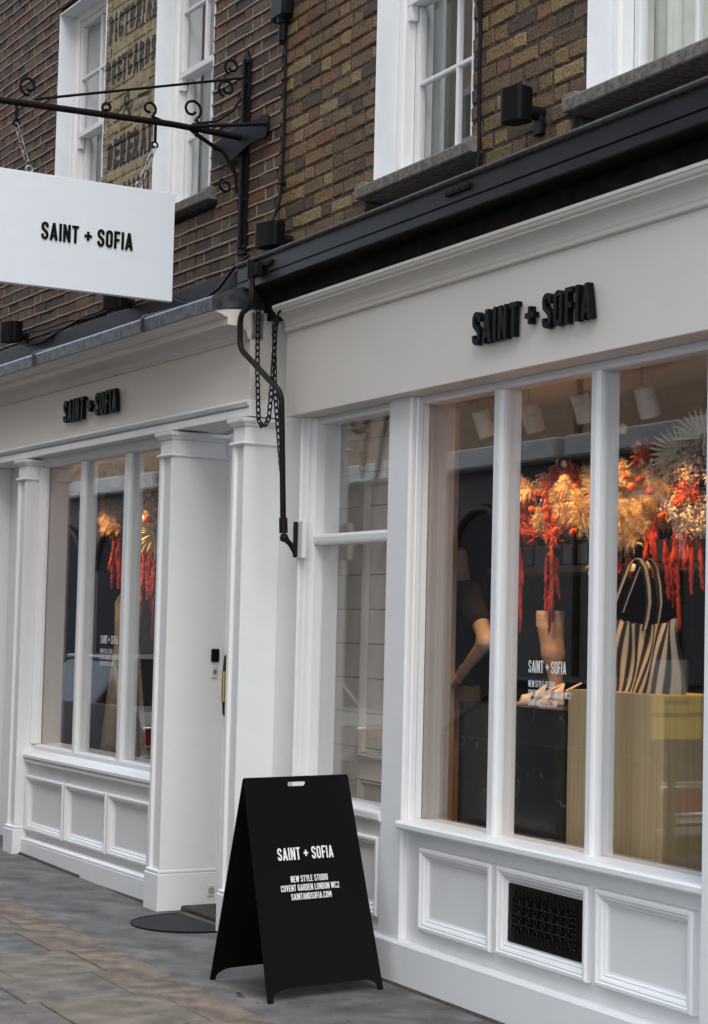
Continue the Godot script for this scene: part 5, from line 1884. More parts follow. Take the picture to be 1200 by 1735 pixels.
func disc_leaf(p: Node3D, c: Vector3, r: float, m: Material) -> void:
	var mb := MB.new()
	var nrm := (rdir() + Vector3(0.6, 0, 0.9)).normalized()
	var u := nrm.cross(Vector3.UP).normalized()
	var v := u.cross(nrm)
	for i in 12:
		var a0 := TAU * i / 12.0
		var a1 := TAU * (i + 1) / 12.0
		var k := func(a: float) -> Vector3: return c + (u * cos(a) * 0.8 + v * sin(a)) * r * (1.0 + 0.12 * sin(a * 5.0)) + nrm * r * 0.25 * cos(2 * a)
		mb.tri(c, k.call(a0), k.call(a1), nrm)
	part(mb, "honesty_leaf", m, p)

func flower_materials() -> void:
	M.pampas = mat(lin(0.62, 0.50, 0.32), 0.9)
	M.pampas.backlight_enabled = true
	M.pampas.backlight = lin(0.28, 0.20, 0.11)
	M.cream_flower = mat(lin(0.66, 0.57, 0.43), 0.9)
	M.cream_flower.backlight_enabled = true
	M.cream_flower.backlight = lin(0.18, 0.14, 0.08)
	M.orange = mat(lin(0.62, 0.115, 0.018), 0.9)
	M.red = mat(lin(0.30, 0.026, 0.008), 0.85)
	M.rust = mat(lin(0.50, 0.085, 0.025), 0.85)
	M.gold = mat(lin(0.75, 0.58, 0.30), 0.5)

func near_flowers() -> void:
	var s := thing("dried_flower_display", "hanging display of cream pampas and orange dried flowers in the near window", "flowers", Vector3(1.9, 2.4, -0.9), FR, "dried flower displays")
	rng.seed = 71
	# cream cloud in the right pane
	for i in 24:
		var c := Vector3(rng.randf_range(1.74, 2.24), rng.randf_range(2.16, 2.48), rng.randf_range(-1.05, -0.78))
		plume(s, c, (Vector3(rng.randf_range(-0.3, 0.3), rng.randf_range(0.4, 1.0), rng.randf_range(-0.2, 0.4))).normalized(), 0.20, 0.13, 420, M.pampas)
	for i in 4:
		plume(s, Vector3(rng.randf_range(1.85, 2.02), 2.20, -0.85), Vector3(rng.randf_range(-0.3, 0.1), -1, 0.2).normalized(), 0.16, 0.07, 240, M.pampas)
	for i in 14:
		plume(s, Vector3(rng.randf_range(1.25, 2.55), rng.randf_range(2.24, 2.50), rng.randf_range(-0.86, -0.76)), (Vector3(rng.randf_range(-0.6, 0.6), rng.randf_range(-0.2, 0.9), 0.3)).normalized(), 0.12, 0.085, 260, M.pampas)
	# right hand mass
	for i in 13:
		cluster(s, Vector3(rng.randf_range(2.20, 2.72), rng.randf_range(2.22, 2.60), rng.randf_range(-1.0, -0.82)), Vector3(0.085, 0.085, 0.07), 620, 0.016, M.cream_flower)
	fan(s, Vector3(2.47, 2.60, -0.88), Vector3(-0.5, 0.6, 0.1).normalized(), Vector3(0.75, 0.1, 0.6).normalized(), 0.17, M.cream_flower)
	fan(s, Vector3(2.58, 2.66, -0.92), Vector3(0.1, 0.8, 0).normalized(), Vector3(0.75, 0.1, 0.6).normalized(), 0.16, M.cream_flower)
	# middle pane
	for i in 15:
		var q := Vector3(rng.randf_range(1.16, 1.80), rng.randf_range(2.20, 2.54), rng.randf_range(-1.02, -0.84))
		cluster(s, q, Vector3(0.09, 0.07, 0.07), 330, 0.015, M.cream_flower)
		plume(s, q, Vector3(rng.randf_range(-0.6, 0.6), rng.randf_range(-0.4, 0.7), 0.2).normalized(), 0.12, 0.09, 180, M.pampas)
	for q in [Vector3(1.10, 2.36, -0.88), Vector3(1.16, 2.29, -0.86), Vector3(1.13, 2.42, -0.90), Vector3(1.45, 2.50, -0.84), Vector3(1.50, 2.55, -0.9), Vector3(1.22, 2.33, -0.84), Vector3(1.30, 2.26, -0.82), Vector3(1.62, 2.52, -0.84), Vector3(1.08, 2.28, -0.85), Vector3(1.55, 2.24, -0.80), Vector3(2.30, 2.60, -0.80), Vector3(2.62, 2.40, -0.80)]:
		spray(s, q, 0.095, 40, M.rust)
	for q in [[1.46, 2.45], [1.60, 2.40], [1.68, 2.37], [1.56, 2.33], [1.66, 2.30], [1.42, 2.33], [1.62, 2.44], [2.28, 2.43], [2.36, 2.42], [2.22, 2.45], [1.93, 2.40], [1.98, 2.41], [1.70, 2.25], [1.50, 2.28], [1.74, 2.34], [1.36, 2.38], [1.30, 2.46], [1.54, 2.48], [2.40, 2.50], [2.50, 2.36], [2.14, 2.50], [2.45, 2.30], [1.48, 2.38], [1.66, 2.48], [1.58, 2.26]]:
		tail(s, Vector3(q[0], q[1], -0.80 + rng.randf_range(-0.06, 0.03)), Vector3(0.9, rng.randf_range(-0.2, 0.6), 0.3).normalized(), 0.085, 0.022, M.orange)
	for q in [[2.05, 2.64], [2.10, 2.58], [1.98, 2.66], [2.25, 2.52], [2.20, 2.49], [1.36, 2.60], [1.40, 2.57], [1.62, 2.58], [1.56, 2.60]]:
		tail(s, Vector3(q[0], q[1], -0.88 + rng.randf_range(-0.05, 0.05)), rdir(), 0.055, 0.022, M.red)
	for q in [[1.085, 2.26, 0.36], [1.13, 2.20, 0.46], [1.10, 2.22, 0.22], [1.40, 2.46, 0.34], [1.41, 2.16, 0.40], [1.44, 2.14, 0.30]]:
		strand(s, Vector3(q[0], q[1], -0.86), q[2], M.red if q[1] < 2.3 else M.orange)
	for q in [[2.30, 2.30, 0.30], [2.26, 2.27, 0.18], [2.40, 2.20, 0.24], [2.50, 2.22, 0.46], [2.54, 2.24, 0.24], [2.08, 2.12, 0.10], [2.03, 2.14, 0.12], [2.56, 2.60, 0.22], [2.60, 2.28, 0.34]]:
		strand(s, Vector3(q[0], q[1], -0.85 + rng.randf_range(-0.05, 0.04)), q[2], M.red, 0.016)
	for q in [[2.20, 2.64, 0.030], [2.24, 2.58, 0.022], [2.27, 2.60, 0.018], [1.20, 2.50, 0.030], [1.30, 2.44, 0.02], [1.52, 2.62, 0.022], [1.58, 2.60, 0.02], [2.08, 2.74, 0.028], [2.17, 2.07, 0.022], [2.30, 2.08, 0.02], [1.24, 2.48, 0.02], [2.02, 2.10, 0.02]]:
		disc_leaf(s, Vector3(q[0], q[1], -0.82), q[2], M.gold)

func far_flowers() -> void:
	var s := thing("dried_flower_display", "cream palm and red dried flowers hanging inside the farther window", "flowers", Vector3(-3.6, 2.4, -0.7), FL, "dried flower displays")
	rng.seed = 93
	for i in 16:
		plume(s, Vector3(rng.randf_range(-4.85, -3.6), rng.randf_range(2.40, 2.62), rng.randf_range(-0.95, -0.75)), Vector3(rng.randf_range(-0.5, 0.5), 0.6, 0.2).normalized(), 0.18, 0.12, 260, M.pampas)
	for i in 4:
		cluster(s, Vector3(rng.randf_range(-3.62, -3.25), rng.randf_range(2.35, 2.68), -0.72), Vector3(0.11, 0.10, 0.08), 240, 0.03, M.cream_flower)
	fan(s, Vector3(-3.30, 2.42, -0.70), Vector3(-0.5, -0.8, 0).normalized(), Vector3(0.75, 0.1, 0.6).normalized(), 0.26, M.gold, 21)
	fan(s, Vector3(-3.40, 2.66, -0.72), Vector3(0.4, 0.8, 0).normalized(), Vector3(0.75, 0.1, 0.6).normalized(), 0.20, M.cream_flower)
	for q in [[-3.5, 2.45], [-3.42, 2.50], [-3.56, 2.6], [-3.3, 2.5]]:
		tail(s, Vector3(q[0], q[1], -0.66), rdir(), 0.07, 0.03, M.orange)
	for q in [[-3.62, 2.34, 0.55], [-3.50, 2.30, 0.5], [-3.40, 2.28, 0.62], [-4.1, 2.42, 0.5], [-4.2, 2.4, 0.42], [-3.9, 2.36, 0.5]]:
		strand(s, Vector3(q[0], q[1], -0.75), q[2], M.red, 0.02)

# ---------------------------------------------------------------- shop interiors
func room(called: String, lo: Vector3, hi: Vector3, F: Transform3D, wall: Material, ceil_m: Material, floor_m: Material) -> void:
	var mb := MB.new()
	mb.box(Vector3(lo.x - 0.1, lo.y, lo.z - 0.1), Vector3(hi.x + 0.1, hi.y, lo.z))
	mb.box(Vector3(lo.x - 0.1, lo.y, lo.z + 0.002), Vector3(lo.x, hi.y, hi.z))
	mb.box(Vector3(hi.x, lo.y, lo.z + 0.002), Vector3(hi.x + 0.1, hi.y, hi.z))
	var o := structure(mb, called + "_wall", wall)
	o.transform = F
	mb = MB.new()
	mb.box(Vector3(lo.x - 0.1, hi.y + 0.001, lo.z - 0.1), Vector3(hi.x + 0.1, hi.y + 0.08, hi.z))
	o = structure(mb, called + "_ceiling", ceil_m)
	o.transform = F
	mb = MB.new()
	mb.box(Vector3(lo.x - 0.1, lo.y - 0.08, lo.z - 0.1), Vector3(hi.x + 0.1, lo.y - 0.001, hi.z))
	o = structure(mb, called + "_floor", floor_m)
	o.transform = F

func spot(label: String, at: Vector3, aim: Vector3, F: Transform3D, energy: float) -> void:
	var s := thing("spotlight", label, "spotlight", at, F, "white ceiling spotlights")
	var d := (aim - at).normalized()
	var x := d.cross(Vector3.BACK).normalized()
	var B := Basis(x, -d, x.cross(-d))
	var mb := MB.new()
	var T := Transform3D(B, at)
	mb.lathe([Vector2(0, 0.075), Vector2(0.044, 0.075), Vector2(0.048, 0.070), Vector2(0.048, 0.030), Vector2(0.045, 0.029), Vector2(0.045, 0.025), Vector2(0.048, 0.024), Vector2(0.048, -0.062), Vector2(0.042, -0.064), Vector2(0.040, -0.030)], 20, T)
	part(mb, "housing", M.spot_white, s)
	mb = MB.new()
	mb.tube([at + Vector3(0, 0.02, 0) + x * 0.05, at + Vector3(0, 0.12, 0) + x * 0.05, Vector3(at.x, 2.955, at.z) + x * 0.05], 0.007, 6)
	part(mb, "stem", M.spot_white, s)
	mb = MB.new()
	mb.lathe([Vector2(0.0, -0.034), Vector2(0.036, -0.030)], 16, T)
	part(mb, "lamp_lens", M.lamp, s)
	var l := SpotLight3D.new()
	l.name = "spot_lamp"
	l.light_energy = energy * 0.11
	l.light_color = Color(1.0, 0.74, 0.46)
	l.spot_angle = 40.0
	l.spot_angle_attenuation = 1.0
	l.spot_range = 8.0
	l.spot_attenuation = 2.0
	l.light_size = 0.03
	l.shadow_enabled = true
	s.add_child(l)
	l.basis = Basis.looking_at(d)
	l.position = d * 0.07

func inside() -> void:
	flower_materials()
	M.spot_white = mat(lin(0.40, 0.375, 0.335), 0.7)
	M.lamp = mat(lin(0.9, 0.8, 0.6), 0.4)
	M.lamp.emission_enabled = true
	M.lamp.emission = Color(1.0, 0.78, 0.5)
	M.lamp.emission_energy_multiplier = 0.7
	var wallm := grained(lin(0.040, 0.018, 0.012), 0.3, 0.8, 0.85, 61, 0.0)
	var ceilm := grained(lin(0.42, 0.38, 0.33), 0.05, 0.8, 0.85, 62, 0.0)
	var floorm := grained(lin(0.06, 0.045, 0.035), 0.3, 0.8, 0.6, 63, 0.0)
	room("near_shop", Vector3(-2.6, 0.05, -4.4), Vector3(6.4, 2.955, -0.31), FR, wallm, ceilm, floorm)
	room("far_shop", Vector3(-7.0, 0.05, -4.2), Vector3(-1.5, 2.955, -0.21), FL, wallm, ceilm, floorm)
	# wall between shops behind the doorway
	var mb := MB.new()
	# panelled lobby wall behind the narrow window
	var lobby := grained(lin(0.74, 0.675, 0.59), 0.04, 1.0, 0.55, 64, 0.0)
	var s := thing("lobby_panelling", "grey panelled lobby wall seen through the narrow near window", "panelling", Vector3(0.3, 0.05, -0.6), FR)
	var y := 0.06
	while y < 2.93:
		mb = MB.new()
		mb.box(Vector3(-1.0, y, -0.68), Vector3(0.772, minf(y + 0.196, 2.95), -0.62), 0.0018)
		part(mb, "plank", lobby, s)
		y += 0.20
	mb = MB.new()
	mb.frame(-0.16, 1.00, 0.70, 2.62, [Vector2(0, -0.62), Vector2(0.002, -0.592), Vector2(0.016, -0.586), Vector2(0.026, -0.598), Vector2(0.036, -0.594), Vector2(0.046, -0.619)])
	mb.frame(-0.16, 0.22, 0.70, 0.90, [Vector2(0, -0.62), Vector2(0.002, -0.592), Vector2(0.016, -0.586), Vector2(0.026, -0.598), Vector2(0.036, -0.594), Vector2(0.046, -0.619)])
	part(mb, "moulding", lobby, s)
	mb = MB.new()
	# splayed partition to the display
	mb.run_y([Vector2(1.10, -0.362), Vector2(1.262, -0.362), Vector2(0.80, -0.63), Vector2(0.775, -0.68), Vector2(0.775, -0.61)], 0.05, 2.95)
	part(mb, "side_board", lobby, s)
	# spotlights
	spot("white spotlight leftmost of four over the near window display", Vector3(1.325, 2.80, -0.50), Vector3(1.36, 1.9, -0.86), FR, 2.6)
	spot("white spotlight second from the left over the near window display", Vector3(1.775, 2.79, -0.50), Vector3(1.72, 1.9, -0.86), FR, 2.6)
	spot("white spotlight third from the left over the near window display", Vector3(2.215, 2.80, -0.50), Vector3(2.15, 1.9, -0.86), FR, 3.2)
	spot("white spotlight rightmost of four over the near window display", Vector3(2.71, 2.78, -0.50), Vector3(2.62, 1.9, -0.86), FR, 2.6)
	spot("white spotlight above the flowers in the farther window", Vector3(-3.55, 2.82, -0.45), Vector3(-3.65, 1.9, -0.8), FL, 6.0)
	spot("added white spotlight brightening the pampas in the farther window's middle pane", Vector3(-4.3, 2.82, -0.45), Vector3(-4.4, 1.9, -0.8), FL, 6.0)  # extra lamp, added only to put more light on these flowers
	near_flowers()
	far_flowers()
	# plinths
	var oak := oak_material()
	s = thing("display_plinth", "tall oak veneered display plinth under the striped bag", "plinth", Vector3(2.57, 0.05, -0.65), FR, "window display plinths")
	mb = MB.new()
	uv_box(mb, Vector3(2.2, 0.05, -0.86), Vector3(2.93, 1.489, -0.45))
	part(mb, "veneer", oak, s)
	s = thing("display_plinth", "dark marbled display plinth under the pale sandals", "plinth", Vector3(1.9, 0.05, -0.6), FR, "window display plinths")
	mb = MB.new()
	uv_box(mb, Vector3(1.30, 0.05, -1.12), Vector3(2.19, 1.392, -0.40))
	part(mb, "stone", marble_material(), s)
	tote_bag()
	sandals()
	mannequins()
	# back shelf
	s = thing("wall_shelf", "oak shelf with pale framed boxes at the back of the near shop", "shelf", Vector3(0.8, 2.1, -1.7), FR)
	mb = MB.new()
	mb.box(Vector3(-0.4, 2.095, -1.85), Vector3(2.4, 2.135, -1.58), 0.003)
	part(mb, "board", oak, s)
	var pale := mat(lin(0.55, 0.55, 0.52), 0.6)
	var dark := mat(lin(0.03, 0.022, 0.018), 0.6)
	var bx := [[0.33, 0.12, 0.11], [0.48, 0.11, 0.12], [0.34, 0.30, 0.11], [0.49, 0.31, 0.10], [0.63, 0.16, 0.10], [1.2, 0.14, 0.12], [1.55, 0.10, 0.10], [-0.1, 0.2, 0.12]]
	for b in bx:
		var t := thing("framed_box", "pale framed box on the back shelf, %s" % ["left of the first mullion, in the lower row", "second in the lower row from the left mullion", "lowest left of the upper row", "right one of the upper row", "third in the lower row", "just left of the right hand flowers", "behind the striped bag's handles", "far left behind the mannequin"][bx.find(b)], "box", Vector3(b[0], 2.136, -1.72), FR, "boxes on the back shelf")
		mb = MB.new()
		var yb: float = 2.136 if b[1] < 0.25 else 2.295
		mb.box(Vector3(b[0], yb, -1.80), Vector3(b[0] + b[2], yb + 0.13, -1.66), 0.004)
		part(mb, "carton", pale, t)
		mb = MB.new()
		mb.frame(b[0] - 0.012, yb, b[0] + b[2] + 0.012, yb + 0.145, [Vector2(0, -1.66), Vector2(0, -1.648), Vector2(0.012, -1.648), Vector2(0.012, -1.66)])
		part(mb, "border", dark, t)
	# clothes on a rail in the farther shop
	s = thing("hanging_dress", "long grey-green dress hanging inside the farther window", "dress", Vector3(-4.2, 1.2, -1.0), FL)
	mb = MB.new()
	var cl := grained(lin(0.16, 0.20, 0.20), 0.2, 3.0, 0.85, 66, 0.0)
	var secs := [[1.98, 0.10, 0.05], [1.90, 0.20, 0.07], [1.75, 0.17, 0.08], [1.60, 0.15, 0.08], [1.35, 0.19, 0.10], [1.0, 0.24, 0.13], [0.70, 0.28, 0.15]]
	for i in secs.size() - 1:
		for k in 24:
			var P := func(q: Array, a: float) -> Vector3:
				var f := 1.0 + 0.10 * sin(a * 9.0) * clampf(1.9 - q[0], 0, 1)
				return Vector3(-4.15 + cos(a) * q[1] * f, q[0], -0.85 + sin(a) * q[2] * f)
			var a0 := TAU * k / 24.0
			var a1 := TAU * (k + 1) / 24.0
			mb.quad(P.call(secs[i], a0), P.call(secs[i], a1), P.call(secs[i + 1], a1), P.call(secs[i + 1], a0), Vector3(cos(a0), 0, sin(a0)))
	part(mb, "cloth", cl, s)
	mb = MB.new()
	mb.tube([Vector3(-4.26, 1.98, -0.85), Vector3(-4.15, 2.03, -0.85), Vector3(-4.04, 1.98, -0.85)], 0.006, 6)
	mb.tube([Vector3(-4.15, 2.03, -0.85), Vector3(-4.15, 2.13, -0.85)], 0.003, 6)
	part(mb, "hanger", M.galv, s)

func uv_box(mb: MB, lo: Vector3, hi: Vector3) -> void:
	var d := hi - lo
	mb.quad_uv(Vector3(lo.x, lo.y, hi.z), Vector3(hi.x, lo.y, hi.z), hi, Vector3(lo.x, hi.y, hi.z), Vector3.BACK, Vector2(0, d.y), Vector2(d.x, d.y), Vector2(d.x, 0), Vector2(0, 0))
	mb.quad_uv(Vector3(hi.x, lo.y, hi.z), Vector3(hi.x, lo.y, lo.z), Vector3(hi.x, hi.y, lo.z), hi, Vector3.RIGHT, Vector2(0.3, d.y), Vector2(0.3 + d.z, d.y), Vector2(0.3 + d.z, 0), Vector2(0.3, 0))
	mb.quad_uv(Vector3(lo.x, lo.y, lo.z), Vector3(lo.x, lo.y, hi.z), Vector3(lo.x, hi.y, hi.z), Vector3(lo.x, hi.y, lo.z), Vector3.LEFT, Vector2(0.6, d.y), Vector2(0.6 + d.z, d.y), Vector2(0.6 + d.z, 0), Vector2(0.6, 0))
	mb.quad_uv(Vector3(lo.x, hi.y, hi.z), hi, Vector3(hi.x, hi.y, lo.z), Vector3(lo.x, hi.y, lo.z), Vector3.UP, Vector2(0, 0.2), Vector2(d.x, 0.2), Vector2(d.x, 0.2 + d.z), Vector2(0, 0.2 + d.z))
	mb.quad_uv(Vector3(lo.x, lo.y, lo.z), Vector3(hi.x, lo.y, lo.z), Vector3(hi.x, hi.y, lo.z), Vector3(lo.x, hi.y, lo.z), Vector3.FORWARD, Vector2(0, d.y), Vector2(d.x, d.y), Vector2(d.x, 0), Vector2(0, 0))

func oak_material() -> StandardMaterial3D:
	var f := FastNoiseLite.new()
	f.seed = 4
	f.frequency = 0.01
	f.fractal_octaves = 4
	var img := Image.create(512, 512, false, Image.FORMAT_RGB8)
	for y in 512:
		for x in 512:
			var warp := f.get_noise_2d(x * 0.7, y * 0.12) * 14.0
			var ring := sin((x + warp) * 0.21 + f.get_noise_2d(x * 0.5, y * 0.06) * 5.0) * 0.5 + 0.5
			var fine := f.get_noise_2d(x * 16.0, y * 0.7)
			var c := Color(0.50, 0.37, 0.20).lerp(Color(0.37, 0.25, 0.125), ring * 0.32 + clampf(fine, 0, 1) * 0.8)
			img.set_pixel(x, y, c.linear_to_srgb())
	var m := mat(Color.WHITE, 0.5)
	m.albedo_texture = ImageTexture.create_from_image(img)
	m.uv1_scale = Vector3(1.4, 0.9, 1)
	return m

func marble_material() -> StandardMaterial3D:
	var f := FastNoiseLite.new()
	f.seed = 14
	f.frequency = 0.006
	f.fractal_octaves = 5
	var img := Image.create(384, 384, false, Image.FORMAT_RGB8)
	for y in 384:
		for x in 384:
			var n := absf(f.get_noise_2d(x, y * 0.6))
			var v := pow(clampf(1.0 - n * 26.0, 0, 1), 3.0) * clampf(f.get_noise_2d(x * 2.0 + 900, y * 2.0) * 2.5, 0, 1)
			img.set_pixel(x, y, Color(0.010, 0.010, 0.012).lerp(Color(0.16, 0.17, 0.18), v).linear_to_srgb())
	var m := mat(Color.WHITE, 0.25)
	m.albedo_texture = ImageTexture.create_from_image(img)
	return m

func tote_bag() -> void:
	var s := thing("tote_bag", "black and cream striped knitted tote bag on the oak plinth", "bag", Vector3(2.56, 1.49, -0.62), FR)
	# knitted stripes: dye, in a computed texture; u runs across, v up
	var img := Image.create(512, 512, false, Image.FORMAT_RGB8)
	for y in 512:
		for x in 512:
			var st := y / 512.0 * 46.0
			var zig := absf(fposmod(st, 1.0) - 0.5) * 15.0
			var p := fposmod(x + zig, 51.2) / 51.2
			var dk := p < 0.5
			var stitch := 0.82 + 0.18 * sin(st * TAU) * sin(x * 0.9)
			var c := Color(0.012, 0.011, 0.011) if dk else Color(0.60, 0.48, 0.33) * stitch
			img.set_pixel(x, y, Color(c.r, c.g, c.b).linear_to_srgb())
	var m := mat(Color.WHITE, 0.92)
	m.albedo_texture = ImageTexture.create_from_image(img)
	var base := Vector3(2.56, 1.4895, -0.63)
	var shape := func(u: float, v: float, side: float) -> Vector3:
		# u -1..1 across, v 0..1 up to the mouth
		var w := 0.246 + 0.008 * sin(v * 4.0)
		var dep := lerpf(0.085, 0.02, pow(v, 0.8)) * sqrt(maxf(0.0, 1.0 - pow(absf(u), 3.0)))
		var fold := 0.012 * sin(u * 11.0 + v * 4.0) * (0.3 + 0.7 * v) + 0.018 * sin(u * 4.0 - v * 2.5)
		return base + Vector3(u * w, v * 0.30, side * dep + fold * (1.0 if side > 0 else 0.6))
	var mb := MB.new()
	var N := 22
	var K := 14
	var topv := func(u: float) -> float:
		return 1.02 + 0.10 * pow(absf(u), 2.2)
	for side in [1.0, -1.0]:
		for i in N:
			for j in K:
				var u0 := -1.0 + 2.0 * i / N
				var u1 := -1.0 + 2.0 * (i + 1) / N
				var a: Vector3 = shape.call(u0, topv.call(u0) * j / K, side)
				var b: Vector3 = shape.call(u1, topv.call(u1) * j / K, side)
				var c: Vector3 = shape.call(u1, topv.call(u1) * (j + 1) / K, side)
				var d: Vector3 = shape.call(u0, topv.call(u0) * (j + 1) / K, side)
				mb.quad_uv(a, b, c, d, Vector3(0, 0, side), Vector2(u0 * 0.5, 1.0 - float(j) / K), Vector2(u1 * 0.5, 1.0 - float(j) / K), Vector2(u1 * 0.5, 1.0 - float(j + 1) / K), Vector2(u0 * 0.5, 1.0 - float(j + 1) / K))
	part(mb, "bag_body", m, s)
	# handles: broad straps that grow out of the sides and meet above
	for side in [1.0, -1.0]:
		mb = MB.new()
		var pts := []
		for q in [[-0.255, 0.36], [-0.215, 0.43], [-0.165, 0.51], [-0.125, 0.575], [-0.085, 0.605], [-0.04, 0.60], [0.0, 0.56], [0.025, 0.48], [0.035, 0.40], [0.02, 0.33], [0.0, 0.28]]:
			pts.append(base + Vector3(q[0] + (0.03 if side < 0 else 0.0), q[1], side * 0.022))
		for i in pts.size() - 1:
			var a: Vector3 = pts[i]
			var b: Vector3 = pts[i + 1]
			var w := Vector3(0.020, 0.004, 0)
			mb.quad_uv(a - w, b - w, b + w, a + w, Vector3(0, 0, side), Vector2(0.01, i * 0.12), Vector2(0.01, i * 0.12 + 0.12), Vector2(0.085, i * 0.12 + 0.12), Vector2(0.085, i * 0.12))
			var t := Vector3(0, 0, -side * 0.006)
			mb.quad_uv(a + w, b + w, b + w + t, a + w + t, Vector3.RIGHT, Vector2(0, 0), Vector2(0, 0.1), Vector2(0.01, 0.1), Vector2(0.01, 0))
			mb.quad_uv(a - w, b - w, b - w + t, a - w + t, Vector3.LEFT, Vector2(0, 0), Vector2(0, 0.1), Vector2(0.01, 0.1), Vector2(0.01, 0))
		part(mb, "handle", m, s)

func sandals() -> void:
	var m := mat(lin(0.68, 0.56, 0.44), 0.55)
	var ms := mat(lin(0.62, 0.50, 0.38), 0.6)
	for k in 2:
		var at := Vector3(1.665, 1.393, -0.47) if k == 0 else Vector3(1.60, 1.393, -0.62)
		# turned side on to the street corner, toe to the left
		var B := Basis(Vector3(0.48, 0, -0.877), Vector3.UP, Vector3(0.877, 0, 0.48))
		var s := thing("sandal", "pale leather heeled sandal in front on the dark plinth" if k == 0 else "pale leather heeled sandal behind its pair on the dark plinth", "sandal", at, FR, "pair of sandals")
		# x runs from the toe at the left to the heel at the right
		var top := func(x: float) -> float: return 0.012 + 0.055 * smoothstep(0.07, 0.21, x)
		var half := func(x: float) -> float: return 0.036 * sqrt(clampf(x / 0.045, 0, 1)) * (1.0 - 0.42 * smoothstep(0.07, 0.15, x)) * sqrt(clampf((0.272 - x) / 0.04, 0, 1)) + 0.0005
		var mb := MB.new()
		var n := 26
		for i in n:
			var x0 := 0.27 * i / n
			var x1 := 0.27 * (i + 1) / n
			var a := at + B * Vector3(x0, top.call(x0), half.call(x0))
			var b := at + B * Vector3(x1, top.call(x1), half.call(x1))
			var c := at + B * Vector3(x1, top.call(x1), -half.call(x1))
			var d := at + B * Vector3(x0, top.call(x0), -half.call(x0))
			var t := Vector3(0, -0.011, 0)
			mb.quad(a, b, c, d, Vector3.UP)
			mb.quad(a + t, b + t, c + t, d + t, Vector3.DOWN)
			mb.quad(a, b, b + t, a + t, Vector3.BACK)
			mb.quad(c, d, d + t, c + t, Vector3.FORWARD)
		part(mb, "sole", ms, s)
		mb = MB.new()
		mb.box(Vector3(0.205, 0, -0.024), Vector3(0.262, 0.056, 0.024), 0.006, Transform3D(B, at))
		part(mb, "block_heel", m, s)
		for e in [[0.045, 0.095, 0.046], [0.110, 0.165, 0.052]]:
			mb = MB.new()
			for i in 4:
				for j in 12:
					var P := func(u: float, v: float) -> Vector3:
						var x := lerpf(e[0], e[1], u)
						var ang := lerpf(0, PI, v)
						return at + B * Vector3(x + 0.012 * sin(ang), top.call(x) - 0.004 + e[2] * sin(ang) * (0.9 + 0.2 * u), (half.call(x) + 0.003) * cos(ang))
					mb.quad(P.call(i / 4.0, j / 12.0), P.call((i + 1) / 4.0, j / 12.0), P.call((i + 1) / 4.0, (j + 1) / 12.0), P.call(i / 4.0, (j + 1) / 12.0), Vector3.UP)
			part(mb, "strap", m, s)
		mb = MB.new()
		var loop := []
		for i in 15:
			var a := PI * i / 14.0
			loop.append(at + B * Vector3(0.185 + 0.075 * sin(a), 0.068 + 0.040 * sin(a), 0.030 * cos(a)))
		mb.tube(loop, 0.0035, 6)
		part(mb, "ankle_strap", m, s)

